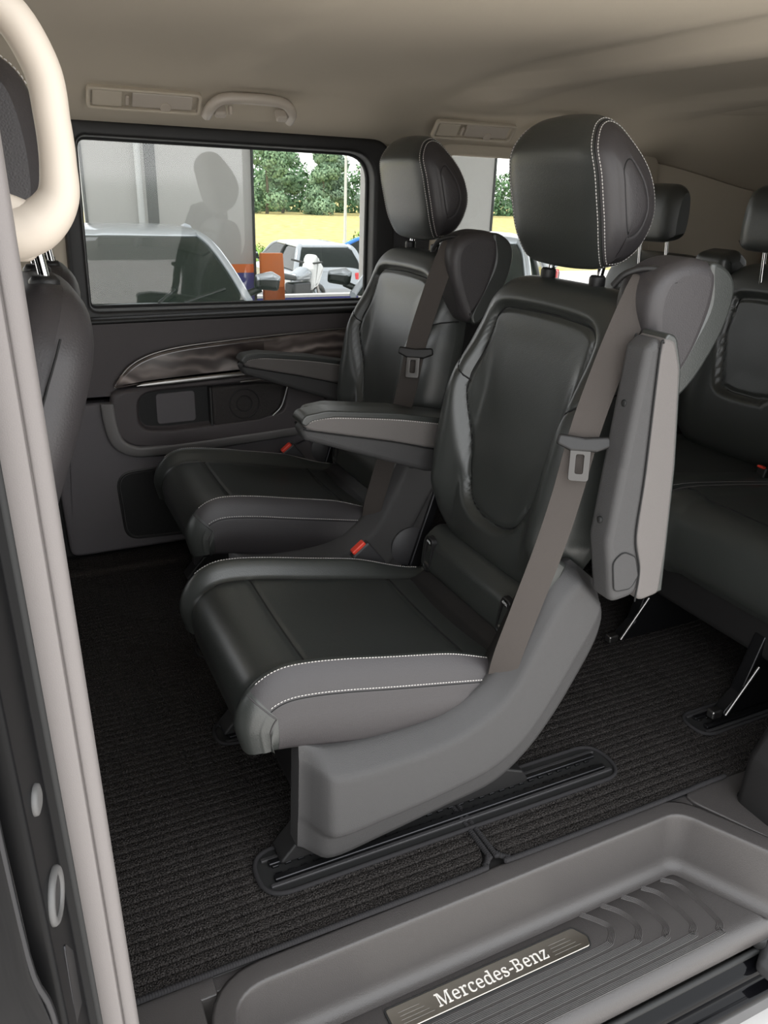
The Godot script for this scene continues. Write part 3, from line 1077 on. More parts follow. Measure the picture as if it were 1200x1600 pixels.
func build_far_door() -> void:
	var d := Node3D.new()
	d.name = "door_1"
	add_child(d)
	d.set_meta("kind", "structure")
	d.set_meta("label", "dark inner panel of the far sliding door")
	d.set_meta("category", "door")
	var z := -2.36
	# cards
	obj("upper_card", at(slab(poly([v2(0.13, 0.49), v2(1.34, 0.49), v2(1.34, 0.725), v2(0.16, 0.715)], [0.004, 0.004, 0.01, 0.03]), 0.05, 0.012, 4), T(0, 0, z)), M.card_dark, d)
	obj("window_ledge", at(tube(PackedVector3Array([V(0.15, 0.712, 0), V(0.7, 0.718, 0), V(1.35, 0.722, 0)]), 0.02, 14, false, 0.6), T(0, 0, z + 0.01)), M.plastic_black, d)
	obj("lower_card", at(slab(poly([v2(0.1, 0.012), v2(1.34, 0.012), v2(1.34, 0.484), v2(0.135, 0.484), v2(0.09, 0.3)], [0.03, 0.01, 0.004, 0.006, 0.2]), 0.045, 0.01, 4), T(0, 0, z)), M.card_grey, d)
	# light lip that sweeps under the armrest bowl
	var lip := []
	var lo := spline([V(0.243, 0.486, 0), V(0.246, 0.43, 0), V(0.26, 0.37, 0), V(0.3, 0.336, 0), V(0.37, 0.328, 0), V(0.6, 0.335, 0), V(0.85, 0.349, 0), V(1.34, 0.38, 0)], 8)
	for i in lo.size():
		var t := frame_at(lo, i, false)
		var nn := V(-t.y, t.x, 0)
		var row := PackedVector3Array()
		for q in [[-0.014, 0.0], [-0.014, 0.012], [-0.009, 0.02], [0.012, 0.03], [0.022, 0.026], [0.022, 0.0]]:
			row.append(lo[i] + nn * q[0] + V(0, 0, q[1]))
		lip.append(row)
	obj("lip", at(grid(lip, true, false, true, true), T(0, 0, z + 0.03)), M.lip_grey, d)
	# bowl: frame with recess
	var bo := poly([v2(0.255, 0.52), v2(0.26, 0.355), v2(0.42, 0.338), v2(1.15, 0.37), v2(1.15, 0.56), v2(0.66, 0.545), v2(0.33, 0.528)], [0.03, 0.09, 0.1, 0.05, 0.03, 0.02, 0.02], 8)
	var bi := poly([v2(0.33, 0.512), v2(0.325, 0.4), v2(0.42, 0.392), v2(0.68, 0.402), v2(0.775, 0.42), v2(0.79, 0.508), v2(0.66, 0.522), v2(0.42, 0.517)], [0.05, 0.045, 0.04, 0.05, 0.03, 0.02, 0.03, 0.03], 7)
	var bo2 := PackedVector2Array()
	var n := bi.size()
	# matching point counts: walk both outlines by length
	var rb := func(p: PackedVector2Array, cnt: int) -> PackedVector2Array:
		var l := 0.0
		for i in p.size():
			l += p[i].distance_to(p[(i + 1) % p.size()])
		var out := PackedVector2Array()
		var step := l / cnt
		var acc := 0.0
		var want := 0.0
		for i in p.size():
			var a := p[i]
			var b := p[(i + 1) % p.size()]
			var e := a.distance_to(b)
			while want <= acc + e and out.size() < cnt:
				out.append(a.lerp(b, (want - acc) / maxf(e, 1e-9)))
				want += step
			acc += e
		while out.size() < cnt:
			out.append(p[0])
		return out
	bo2 = rb.call(bo, 90)
	var bi2: PackedVector2Array = rb.call(bi, 90)
	var rows := []
	for e in [[bo2, 0.0, 0.02], [bo2, 0.0, 0.042], [bo2, 0.003, 0.053], [bo2, 0.01, 0.058], [bi2, -0.006, 0.058], [bi2, -0.001, 0.055], [bi2, 0.002, 0.047], [bi2, 0.005, 0.031], [bi2, 0.012, 0.0285]]:
		rows.append(loop3(inset(e[0], e[1]), z + e[2]))
	obj("armrest_bowl", grid(rows, true, false, true, true), M.card_dark, d)
	obj("recess_floor", at(slab(inset(bi2, 0.006), 0.003, 0.001, 1), T(0, 0, z + 0.0285)), M.rubber, d)
	obj("bowl_insert", at(slab(poly([v2(0.385, 0.408), v2(0.5, 0.41), v2(0.5, 0.503), v2(0.385, 0.5)], 0.012), 0.006, 0.002), T(0, 0, z + 0.031)), M.card_grey, d)
	# loudspeaker
	var sp := obj("speaker", at(slab(poly([v2(0.548, 0.395), v2(0.7, 0.398), v2(0.762, 0.43), v2(0.775, 0.515), v2(0.548, 0.512)], [0.012, 0.05, 0.06, 0.02, 0.01], 6), 0.03, 0.008, 4), T(0, 0, z + 0.042)), M.speaker_cloth, d)
	obj("cone_ring", at(tube(loop3(circle(0.046, 30), 0), 0.0025, 6, true), T(0.645, 0.456, z + 0.057)), M.plastic_black, sp)
	obj("cone_ring", at(tube(loop3(circle(0.024, 24), 0), 0.0025, 6, true), T(0.645, 0.456, z + 0.057)), M.plastic_black, sp)
	obj("speaker_edge", at(rbox(0.006, 0.12, 0.03, 0.002), T(0.543, 0.453, z + 0.043)), M.plastic_grey, sp)
	obj("chrome_arc", tube(spline([V(0.735, 0.41, z + 0.058), V(0.765, 0.44, z + 0.058), V(0.785, 0.5, z + 0.058), V(0.785, 0.518, z + 0.058)], 6), 0.0035, 8), M.satin, d)
	obj("chrome_arc", tube(spline([V(0.635, 0.525, z + 0.058), V(0.7, 0.5275, z + 0.059), V(0.75, 0.53, z + 0.058)], 5), 0.004, 8), M.satin, d)
	# wood inlay with its bright strip
	var wp := spline2([v2(0.272, 0.53), v2(0.31, 0.58), v2(0.37, 0.613), v2(0.46, 0.633), v2(0.6, 0.645), v2(0.75, 0.654), v2(0.95, 0.664), v2(1.15, 0.67), v2(1.15, 0.58), v2(0.95, 0.572), v2(0.7, 0.557), v2(0.5, 0.547), v2(0.36, 0.538)], 5)
	obj("wood_inlay", at(slab(wp, 0.03, 0.008, 4), T(0, 0, z + 0.038)), M.wood, d)
	obj("inlay_edge", at(tube(spline([V(0.272, 0.53, 0), V(0.31, 0.582, 0), V(0.37, 0.616, 0), V(0.46, 0.636, 0), V(0.6, 0.648, 0), V(0.75, 0.657, 0), V(0.95, 0.667, 0), V(1.15, 0.673, 0)], 6), 0.0026, 6), T(0, 0, z + 0.046)), M.satin, d)
	var strip := []
	for e in [[0.33, 0.001], [0.35, 0.008], [0.42, 0.0095], [0.6, 0.009], [0.8, 0.009], [1.15, 0.008]]:
		var y: float = 0.534 + (e[0] - 0.33) * 0.042
		var row := PackedVector3Array()
		for q in circle(1.0, 10):
			row.append(V(e[0], y + q.y * e[1], z + 0.056 + q.x * 0.006))
		strip.append(row)
	obj("chrome_strip", grid(strip, true, false, true, true), M.satin, d)
	# map pocket, recessed
	var po := poly([v2(0.268, 0.05), v2(0.72, 0.03), v2(0.72, 0.28), v2(0.255, 0.262)], [0.045, 0.04, 0.04, 0.05], 7)
	var pr := []
	for e in [[-0.006, 0.0225], [-0.002, 0.0252], [0.002, 0.024], [0.005, 0.016], [0.008, 0.0]]:
		pr.append(loop3(inset(po, e[0]), z + e[1]))
	obj("map_pocket", grid(pr, true, false, false, true, false), M.plastic_black, d)
	obj("pocket_floor", at(slab(inset(po, 0.004), 0.002, 0.0006, 1), T(0, 0, z + 0.0235)), M.rubber, d)

func lamp_unit(label: String, where: Vector3, tilt: float) -> void:
	var t := thing("reading_lamp", label, "ceiling lamp", where, "reading lamp panels above the far windows")
	var xf := T(0, 0, 0, tilt, 0, 0)
	obj("bezel", at(ring(rrect(0.275, 0.06, 0.012), rrect(0.258, 0.045, 0.007), 0.012, 0.003), xf), M.headliner, t)
	obj("cover", at(rbox(0.07, 0.042, 0.008, 0.003), xf * T(-0.09, 0, -0.001)), M.headliner, t)
	obj("slider", at(rbox(0.008, 0.026, 0.008, 0.003), xf * T(-0.044, 0, 0.003)), M.cream, t)
	obj("lens", at(rbox(0.148, 0.04, 0.007, 0.003), xf * T(0.042, 0.001, -0.001)), M.lamp_lens, t)
	obj("switch", at(slab(circle(0.014, 16), 0.006, 0.002), xf * T(0.05, -0.014, 0.002)), M.cream, t)

func roof_handle(label: String, where: Vector3) -> void:
	var t := thing("grab_handle", label, "grab handle", where, "roof grab handles on the far side")
	obj("grip", tube(spline([V(-0.112, -0.022, -0.03), V(-0.108, -0.006, 0.004), V(-0.085, 0.012, 0.02), V(-0.04, 0.018, 0.026), V(0.04, 0.018, 0.026), V(0.085, 0.012, 0.02), V(0.108, -0.006, 0.004), V(0.112, -0.022, -0.03)], 7), 0.0135, 14), M.lamp_lens, t)
	for s in [-1, 1]:
		obj("hinge", at(rbox(0.03, 0.03, 0.02, 0.006), T(0.082 * s, -0.012, -0.006, -35, 0, 0)), M.lamp_lens, t)
	obj("hook", at(rbox(0.01, 0.022, 0.014, 0.003), T(-0.058, -0.01, 0.008)), M.cream, t)

func build_front_pillar() -> void:
	# door pillar: two soft grey rolls, black jamb, and the rear edge of the front door
	var sec := func(pts: Array, y: float) -> PackedVector3Array:
		var r := PackedVector3Array()
		var s := (y - 0.6) * -0.016
		for p in pts:
			r.append(V(p.x + s, y, p.y))
		return r
	var roll := spline2([v2(0.0235, -0.603), v2(0.025, -0.613), v2(0.022, -0.64), v2(-0.02, -0.64), v2(-0.0125, -0.605), v2(-0.009, -0.598), v2(0.0, -0.5955), v2(0.0085, -0.597), v2(0.0105, -0.601), v2(0.0125, -0.5985), v2(0.018, -0.599)], 5)
	var parts := [[roll, M.pillar, "trim_2", "pale grey pillar trim with a long groove beside the front chair"]]
	for e in parts:
		var rows := []
		for y in [-0.28, 0.0, 0.2, 0.4, 0.6, 0.8, 1.0, 1.2, 1.3]:
			rows.append(sec.call(e[0], y))
		struct(e[2], grid(rows, true, false, true, true), e[1], e[3], "pillar trim")
	var jamb := poly([v2(-0.012, -0.604), v2(-0.0115, -0.595), v2(-0.02, -0.592), v2(-0.034, -0.53), v2(-0.1, -0.53), v2(-0.1, -0.64), v2(-0.02, -0.64)], [0.002, 0.004, 0.004, 0.006, 0.0, 0.0, 0.0], 4)
	var jr := []
	for y in [-0.28, 0.2, 0.6, 1.0, 1.3]:
		jr.append(sec.call(Array(jamb), y))
	var j := struct("trim_3", grid(jr, true, false, true, true), M.jamb_black, "glossy black door jamb with two round plugs", "door jamb")
	var seal := tube(PackedVector3Array([V(-0.0125 + 0.0142, -0.28, -0.5985), V(-0.0125 + 0.0032, 0.4, -0.5985), V(-0.0125 - 0.0112, 1.3, -0.5985)]), 0.0045, 8)
	obj("door_seal", seal, M.rubber, j)
	for e in [[0.617, 0.0125, 0.012], [0.512, 0.02, 0.012]]:
		var xf := Transform3D(Basis(V(0.22, 0, -0.976), V(0, 1, 0), V(0.976, 0, 0.22)).orthonormalized(), V(-0.0262 - (e[0] - 0.6) * 0.016, e[0], -0.561))
		if e[1] < 0.015:
			obj("round_plug", at(lathe([v2(0, 0.003), v2(0.008, 0.0035), v2(0.0125, 0.002), v2(0.0135, -0.004), v2(0, -0.004)], 22), xf * T(0, 0, 0, 90, 0, 0)), M.plug_grey, j)
		else:
			obj("ring_plug", at(tube(loop3(circle(0.0205, 30), 0), 0.0042, 10, true), xf), M.plug_grey, j)
			obj("plug_centre", at(slab(circle(0.017, 24), 0.003, 0.001), xf), M.metal_dark, j)
	obj("striker_plate", at(slab(poly([v2(-0.016, -0.08), v2(0.016, -0.08), v2(0.016, 0.05), v2(-0.008, 0.09)], 0.005), 0.004, 0.001), T(-0.024, 0.37, -0.566, 0, 77, 0)), M.metal_dark, j)
	# front door
	var dr := Node3D.new()
	dr.name = "door_2"
	add_child(dr)
	dr.set_meta("kind", "structure")
	dr.set_meta("label", "glossy black front door seen edge-on at the left")
	dr.set_meta("category", "door")
	var rows := []
	for e in [[-0.3, -0.036], [0.1, -0.038], [0.42, -0.036], [0.5, -0.046], [0.8, -0.052], [1.3, -0.058]]:
		var row := PackedVector3Array()
		for q in [v2(-1.3, -0.52), v2(-1.3, -0.5), v2(-0.02, -0.496), v2(-0.004, -0.499), v2(0.0, -0.506), v2(-0.002, -0.514), v2(-0.012, -0.522)]:
			row.append(V(q.x + e[1] if q.x > -1 else q.x, e[0], q.y))
		rows.append(row)
	obj("door_skin", grid(rows, true, false, true, true), M.paint_black, dr)
	obj("door_edge", tube(spline([V(-0.037, -0.28, -0.504), V(-0.039, 0.1, -0.504), V(-0.038, 0.42, -0.504), V(-0.049, 0.52, -0.503), V(-0.053, 0.8, -0.503), V(-0.059, 1.28, -0.503)], 6), 0.003, 10), M.metal_dark, dr)

func pillar_handle() -> void:
	var t := thing("grab_handle", "large cream loop grab handle on the front door pillar", "grab handle", V(0.02, 1.12, -0.70))
	var rows := []
	var path := [V(0.033, 0.036, 0), V(0.037, 0.0, 0), V(0.0375, -0.03, 0), V(0.034, -0.056, 0), V(0.016, -0.075, 0), V(-0.01, -0.08, 0), V(-0.036, -0.06, 0), V(-0.045, -0.03, 0), V(-0.047, 0.01, 0), V(-0.043, 0.045, 0), V(-0.022, 0.07, 0), V(0.012, 0.07, 0)]
	var rad := [0.0135, 0.013, 0.0135, 0.0155, 0.0195, 0.021, 0.019, 0.016, 0.0145, 0.0145, 0.0145, 0.014]
	var p := spline(path, 8, true)
	for i in p.size():
		var f := float(i) / 8.0
		var a := int(f) % rad.size()
		var b := (a + 1) % rad.size()
		var r: float = lerpf(rad[a], rad[b], f - floor(f))
		var tg := frame_at(p, i, true)
		var s := tg.cross(V(0, 0, 1)).normalized()
		var row := PackedVector3Array()
		for k in 18:
			var an := TAU * k / 18
			row.append(p[i] + s * (cos(an) * r) + V(0, 0, sin(an) * r * 1.15))
		rows.append(row)
	obj("grip_loop", grid(rows, true, true), M.cream, t)
	obj("mount", at(slab(poly([v2(-0.07, -0.1), v2(0.015, -0.102), v2(0.02, -0.06), v2(-0.03, -0.04), v2(-0.07, -0.02)], 0.012), 0.03, 0.01, 4), T(0, 0, -0.004)), M.cream, t)

func front_seat(label: String, where: Vector3) -> Node3D:
	var t := thing("front_seat", label, "car seat", where, "front seats")
	var pad := Pad.new()
	pad.owner_ = self
	pad.o = V(-0.14, 0.42, 0)
	pad.A = Vector3(0, 0, 1)
	pad.B = Vector3(0.38, 0.925, 0).normalized()
	pad.N = Vector3(-0.925, 0.38, 0).normalized()
	pad.bc = 0.285
	pad.bh = 0.318
	pad.widths = [0.19, 0.215, 0.235, 0.245, 0.24, 0.225, 0.2, 0.17]
	pad.thick = 0.065
	var br := obj("backrest", join([pad.build(30, 34, 0), pad.build(30, 34, 1)]), M.leather_side, t)
	var sp := PackedVector3Array()
	for k in 30:
		var b := lerpf(0.03, 0.55, k / 29.0)
		sp.append(pad.P(pad.w(b) + 0.0006, b, -pad.thick - 0.004))
	obj("seam", tube(sp, 0.0016, 5), M.seam, br)
	var cr := PackedVector3Array()
	for k in 12:
		var n := lerpf(-0.066, -0.002, k / 11.0)
		var wb := 0.30 + 0.2 * (n + 0.05)
		cr.append(pad.P(pad.w(wb) * pow(1.0 - pow(clampf((n + 0.065) / 0.065, 0, 1), 2.4), 1.0 / 7.0) + 0.0012, wb, n))
	obj("seam", tube(cr, 0.0014, 5), M.seam, br)
	obj("rear_shell", at(slab(poly([v2(-0.04, 0.3), v2(0.03, 0.42), v2(0.04, 0.72), v2(-0.02, 0.6), v2(-0.05, 0.42)], 0.02), 0.4, 0.02), T(0.01, 0.02, 0)), M.plastic_grey, br)
	obj("cushion", at(slab(poly([v2(-0.62, 0.3), v2(-0.05, 0.26), v2(-0.04, 0.4), v2(-0.56, 0.44), v2(-0.63, 0.4)], [0.03, 0.03, 0.03, 0.06, 0.05], 6), 0.48, 0.04, 4), T(0, 0, 0)), M.leather, t)
	obj("seat_base", at(slab(poly([v2(-0.5, -0.012), v2(-0.06, -0.012), v2(-0.04, 0.27), v2(-0.52, 0.3)], 0.03), 0.42, 0.02), T(0, 0, 0)), M.plastic_black, t)
	var hd := []
	var hp := spline2([v2(-0.055, 0.0), v2(-0.068, 0.1), v2(-0.055, 0.19), v2(-0.01, 0.215), v2(0.035, 0.185), v2(0.052, 0.11), v2(0.045, 0.03), v2(0.01, -0.012), v2(-0.03, -0.012)], 6)
	for k in 21:
		var f := lerpf(-1.0, 1.0, k / 20.0)
		hd.append(loop3(inset(hp, 0.005 * f * f + (0.022 * pow((absf(f) - 0.7) / 0.3, 2) if absf(f) > 0.7 else 0.0)), 0.13 * f))
	var ho := obj("headrest", at(grid(hd, true, false, true, true), T(0.1, 1.0, 0)), M.leather_side, t)
	var ed := loop3(inset(hp, 0.0015), 0.094)
	ed.append(ed[0])
	obj("stitching", at(stitches(ed), T(0.1, 1.0, 0)), M.thread, ho)
	for s in [-1, 1]:
		obj("headrest_post", tube(PackedVector3Array([V(0.134, 0.93, 0.075 * s), V(0.118, 1.06, 0.075 * s)]), 0.0065, 12), M.chrome, ho)
		obj("post_guide", at(lathe([v2(0, 0.006), v2(0.014, 0.006), v2(0.019, 0.0), v2(0.019, -0.02), v2(0, -0.02)], 18), T(0.1295, 0.958, 0.075 * s)), M.plastic_black, t)
	return t

func build_bench() -> void:
	var t := thing("bench_seat", "black leather three-place rear bench behind the near chair", "bench seat", V(1.6, 0, -1.52))
	var X0 := 1.6
	for i in 3:
		var zc: float = [0.46, -0.035, -0.53][i]
		var prof := [V(1.93 - X0 + 0.0, 0.38, 0), V(1.8 - X0, 0.395, 0), V(1.6 - X0, 0.42, 0), V(1.47 - X0, 0.432, 0), V(1.4 - X0, 0.425, 0), V(1.362 - X0, 0.395, 0), V(1.348 - X0, 0.34, 0), V(1.36 - X0, 0.28, 0), V(1.4 - X0, 0.235, 0)]
		var path := spline(prof, 8)
		var rows := []
		for k in path.size():
			var tg := frame_at(path, k, false)
			var nn := V(tg.y, -tg.x, 0)
			var row := PackedVector3Array()
			for q in [[-0.246, -0.05], [-0.245, -0.02], [-0.236, -0.006], [-0.215, 0.0], [-0.19, 0.004], [-0.165, -0.003], [-0.15, -0.007], [-0.08, -0.005], [0.0, -0.005], [0.08, -0.005], [0.15, -0.007], [0.165, -0.003], [0.19, 0.004], [0.215, 0.0], [0.236, -0.006], [0.245, -0.02], [0.246, -0.05]]:
				row.append(path[k] + nn * q[1] + V(0, 0, q[0]))
			var a: Vector3 = row[-1]
			var b: Vector3 = row[0]
			var by := minf(0.235, a.y - 0.004)
			row.append(V(maxf(a.x, 1.41 - X0), by, a.z - 0.004))
			row.append(V(maxf(b.x, 1.41 - X0), by, b.z + 0.004))
			rows.append(row)
		var cu := obj("cushion", at(grid(rows, true, false, true, true), T(0, 0, zc)), M.leather, t)
		for s in [-1, 1]:
			var sl := PackedVector3Array()
			for k in range(2, path.size() - 14):
				sl.append(rows[k][8 + 6 * s] + V(0, 0.001, zc))
			obj("stitching", stitches(sl, 0.0065, 0.0046, 0.001), M.thread_dim, cu)
		var cross := PackedVector3Array()
		for j in range(3, 14):
			cross.append(rows[26][j] + V(0, 0.0005, zc))
		obj("seam", tube(cross, 0.002, 5), M.seam, cu)
		var pad := Pad.new()
		pad.owner_ = self
		pad.o = V(1.89 - X0, 0.40, zc)
		pad.A = Vector3(0, 0, 1)
		pad.B = Vector3(0.17, 0.985, 0).normalized()
		pad.N = Vector3(-0.985, 0.17, 0).normalized()
		pad.bc = 0.25
		pad.bh = 0.28
		pad.widths = [0.235, 0.243, 0.247, 0.247, 0.245, 0.235, 0.2]
		pad.insert = spline2(mirror_pts([v2(0, 0.16), v2(0.06, 0.163), v2(0.09, 0.18), v2(0.118, 0.28), v2(0.13, 0.33), v2(0.122, 0.4), v2(0.11, 0.425), v2(0.0, 0.43)]), 4)
		pad.bol = 0.014
		pad.thick = 0.05
		var br := obj("backrest", join([pad.build(90, 96, 0), pad.build(20, 20, 1)]), M.leather, t)
		obj("seam", tube(pad.on(pad.insert, 0.0005), 0.0017, 5, true, 1.0, pad.N), M.seam, br)
		var hd := []
		var hp := spline2([v2(-0.045, -0.01), v2(-0.05, 0.07), v2(-0.035, 0.135), v2(0.0, 0.155), v2(0.035, 0.13), v2(0.045, 0.06), v2(0.035, 0.0), v2(0.0, -0.015)], 6)
		for k in 21:
			var f := lerpf(-1.0, 1.0, k / 20.0)
			hd.append(loop3(inset(hp, 0.004 * f * f + (0.022 * pow((absf(f) - 0.65) / 0.35, 2) if absf(f) > 0.65 else 0.0)), 0.125 * f))
		var ho := obj("headrest", at(grid(hd, true, false, true, true), T(1.945 - X0, 0.968, zc)), M.leather, t)
		for s in [-1, 1]:
			obj("headrest_post", tube(PackedVector3Array([V(1.965 - X0, 0.86, zc + 0.06 * s), V(1.95 - X0, 1.0, zc + 0.06 * s)]), 0.0055, 10), M.chrome, ho)
		var bk := obj("buckle", at(rbox(0.03, 0.07, 0.03, 0.006), T(1.80 - X0, 0.385, zc + 0.205, 0, 0, -15)), M.plastic_black, t)
		obj("release_button", at(rbox(0.018, 0.008, 0.018, 0.003), T(1.79 - X0, 0.422, zc + 0.205, 0, 0, -15)), M.red, bk)
	# belt guide pads between the backrests
	obj("belt_housing", at(slab(poly([v2(-0.03, -0.06), v2(0.06, -0.06), v2(0.075, 0.02), v2(0.03, 0.05), v2(-0.04, 0.035)], 0.03, 6), 0.13, 0.03, 4), T(1.99 - X0, 0.895, -0.29)), M.leather, t)
	# steel frame and feet on the rear rail
	var fr := obj("frame", at(slab(poly([v2(1.42 - X0, 0.14), v2(1.95 - X0, 0.14), v2(1.95 - X0, 0.24), v2(1.42 - X0, 0.24)], 0.02), 1.4, 0.01), T(0, 0, 0)), M.plastic_black, t)
	for zc in [0.54, 0.2, -0.2, -0.6]:
		obj("leg", at(slab(poly([v2(1.33 - X0, 0.012), v2(1.75 - X0, 0.012), v2(1.72 - X0, 0.2), v2(1.42 - X0, 0.2), v2(1.38 - X0, 0.06)], 0.01), 0.03, 0.004), T(0, 0, zc)), M.metal_dark, fr)
		obj("release_lever", tube(PackedVector3Array([V(1.325 - X0, 0.03, zc + 0.03), V(1.4 - X0, 0.135, zc + 0.03)]), 0.004, 8), M.satin, fr)
		obj("latch", at(rbox(0.03, 0.02, 0.02, 0.004), T(1.315 - X0, 0.026, zc + 0.01)), M.satin, fr)

func rail(label: String, x0: float, x1: float, z: float, wide := 0.078) -> void:
	var t := thing("floor_rail", label, "seat rail", V((x0 + x1) / 2, 0, z), "seat rails let into the carpet")
	var l := x1 - x0
	var o := rrect(l, wide, wide * 0.46, 8)
	var bind := PackedVector3Array()
	for p in o:
		bind.append(V(p.x, 0.0035, p.y))
	obj("carpet_edge", tube(bind, 0.0042, 8, true), M.binding, t)
	obj("rail_bed", at(slab(inset(o, 0.002), 0.003, 0.001), T(0, 0.001, 0, 90, 0, 0)), M.rubber, t)
	for s in [-1, 1]:
		obj("rail_edge", at(rbox(l - 0.05, 0.009, 0.011, 0.002), T(0, 0.005, 0.017 * s)), M.metal_dark, t)
		obj("rail_cover", at(rbox(l - 0.03, 0.006, 0.008, 0.002), T(0, 0.0035, 0.029 * s)), M.plastic_dark, t)
	var teeth := []
	var n := int(l / 0.025)
	for i in n:
		for s in [-1, 1]:
			teeth.append([rbox(0.012, 0.007, 0.006, 0.001, 1), T(-l / 2 + 0.035 + i * (l - 0.06) / n, 0.004, 0.0095 * s)])
	var te := obj("rail_teeth", join(teeth), M.metal_dark, t)
	te.set_meta("kind", "stuff")

func mat_mesh(x0: float, x1: float, z0: float, z1: float, r: float) -> ArrayMesh:
	# pile ribs run lengthways, narrow furrows between them
	var xs := [x0, x0 + r * 0.15, x0 + r * 0.5, x0 + r]
	for x in [x1 - r, x1 - r * 0.5, x1 - r * 0.15, x1]:
		xs.append(x)
	var rows := []
	for x in xs:
		var d := minf(x - x0, x1 - x)
		var cut := r - sqrt(maxf(0, r * r - pow(r - minf(d, r), 2)))
		var row := PackedVector3Array()
		var lo := z0
		var hi := z1 - cut
		var n := int((z1 - z0) / 0.0185)
		row.append(V(x, -0.012, lo))
		for i in n:
			var a := z0 + (z1 - z0) * i / n
			var b := z0 + (z1 - z0) * (i + 1) / n
			for q in [[0.0, -0.005], [0.09, -0.0006], [0.2, 0.0005], [0.5, 0.0008], [0.8, 0.0005], [0.91, -0.0006], [1.0, -0.005]]:
				row.append(V(x, q[1], minf(lerpf(a, b, q[0]), hi)))
		row.append(V(x, -0.012, hi))
		rows.append(row)
	return grid(rows, true, false, true, true)

func build_floor_things() -> void:
	var m1 := thing("floor_mat", "black ribbed carpet mat in front of and under the two chairs", "floor mat", V(0, 0, 0))
	obj("ribbed_pile", mat_mesh(-0.75, 0.642, -2.36, -0.832, 0.04), M.carpet, m1)
	var b1 := spline([V(-0.75, 0.001, -0.827), V(0.3, 0.001, -0.827), V(0.6, 0.001, -0.827), V(0.628, 0.001, -0.832), V(0.643, 0.001, -0.847), V(0.647, 0.001, -0.875), V(0.647, 0.001, -1.2), V(0.647, 0.001, -2.3)], 8)
	obj("bound_edge", tube(b1, 0.0046, 10), M.binding, m1)
	whip(b1, m1)
	var m2 := thing("floor_mat", "black ribbed carpet mat running back from the near chair to the bench", "floor mat", V(0, 0, 0))
	obj("ribbed_pile", mat_mesh(0.664, 2.85, -2.36, -0.832, 0.04), M.carpet, m2)
	var b2 := spline([V(0.659, 0.001, -2.3), V(0.659, 0.001, -1.2), V(0.659, 0.001, -0.875), V(0.663, 0.001, -0.847), V(0.678, 0.001, -0.832), V(0.7, 0.001, -0.827), V(1.06, 0.001, -0.828), V(1.13, 0.001, -0.83), V(1.2, 0.001, -0.83)], 8)
	obj("bound_edge", tube(b2, 0.0046, 10), M.binding, m2)
	whip(b2, m2)
	rail("seat rail under the near chair on its door side, bare end showing", 0.262, 1.012, -0.966, 0.1)
	rail("seat rail under the near chair on its inner side, by the chair's front edge", 0.29, 1.0, -1.355)
	rail("seat rail under the far chair nearest the middle of the floor", 0.33, 1.08, -1.69)
	rail("seat rail end in front of the rear bench legs", 1.255, 2.2, -0.975)

# whipped thread over a mat edge
func whip(path: PackedVector3Array, parent: Node) -> void:
	var pts := resample(path, 0.0042)
	var list := []
	var vs := PackedVector3Array()
	var idx := PackedInt32Array()
	for i in range(1, pts.size() - 1):
		var t := (pts[i + 1] - pts[i]).normalized()
		var s := t.cross(Vector3.UP).normalized()
		t = (t + s * 0.25).normalized()
		var b := vs.size()
		for k in 7:
			var a := PI * k / 6.0
			var c := pts[i] + s * cos(a) * 0.005 + Vector3.UP * sin(a) * 0.005
			var o := (s * cos(a) + Vector3.UP * sin(a))
			vs.append(c - t * 0.0016 - o * 0.0006)
			vs.append(c + o * 0.0006)
			vs.append(c + t * 0.0016 - o * 0.0006)
		for k in 6:
			for e in 2:
				var p := b + k * 3 + e
				idx.append_array([p, p + 1, p + 4, p, p + 4, p + 3])
	obj("whipped_thread", raw(vs, idx, false, false), M.binding, parent)

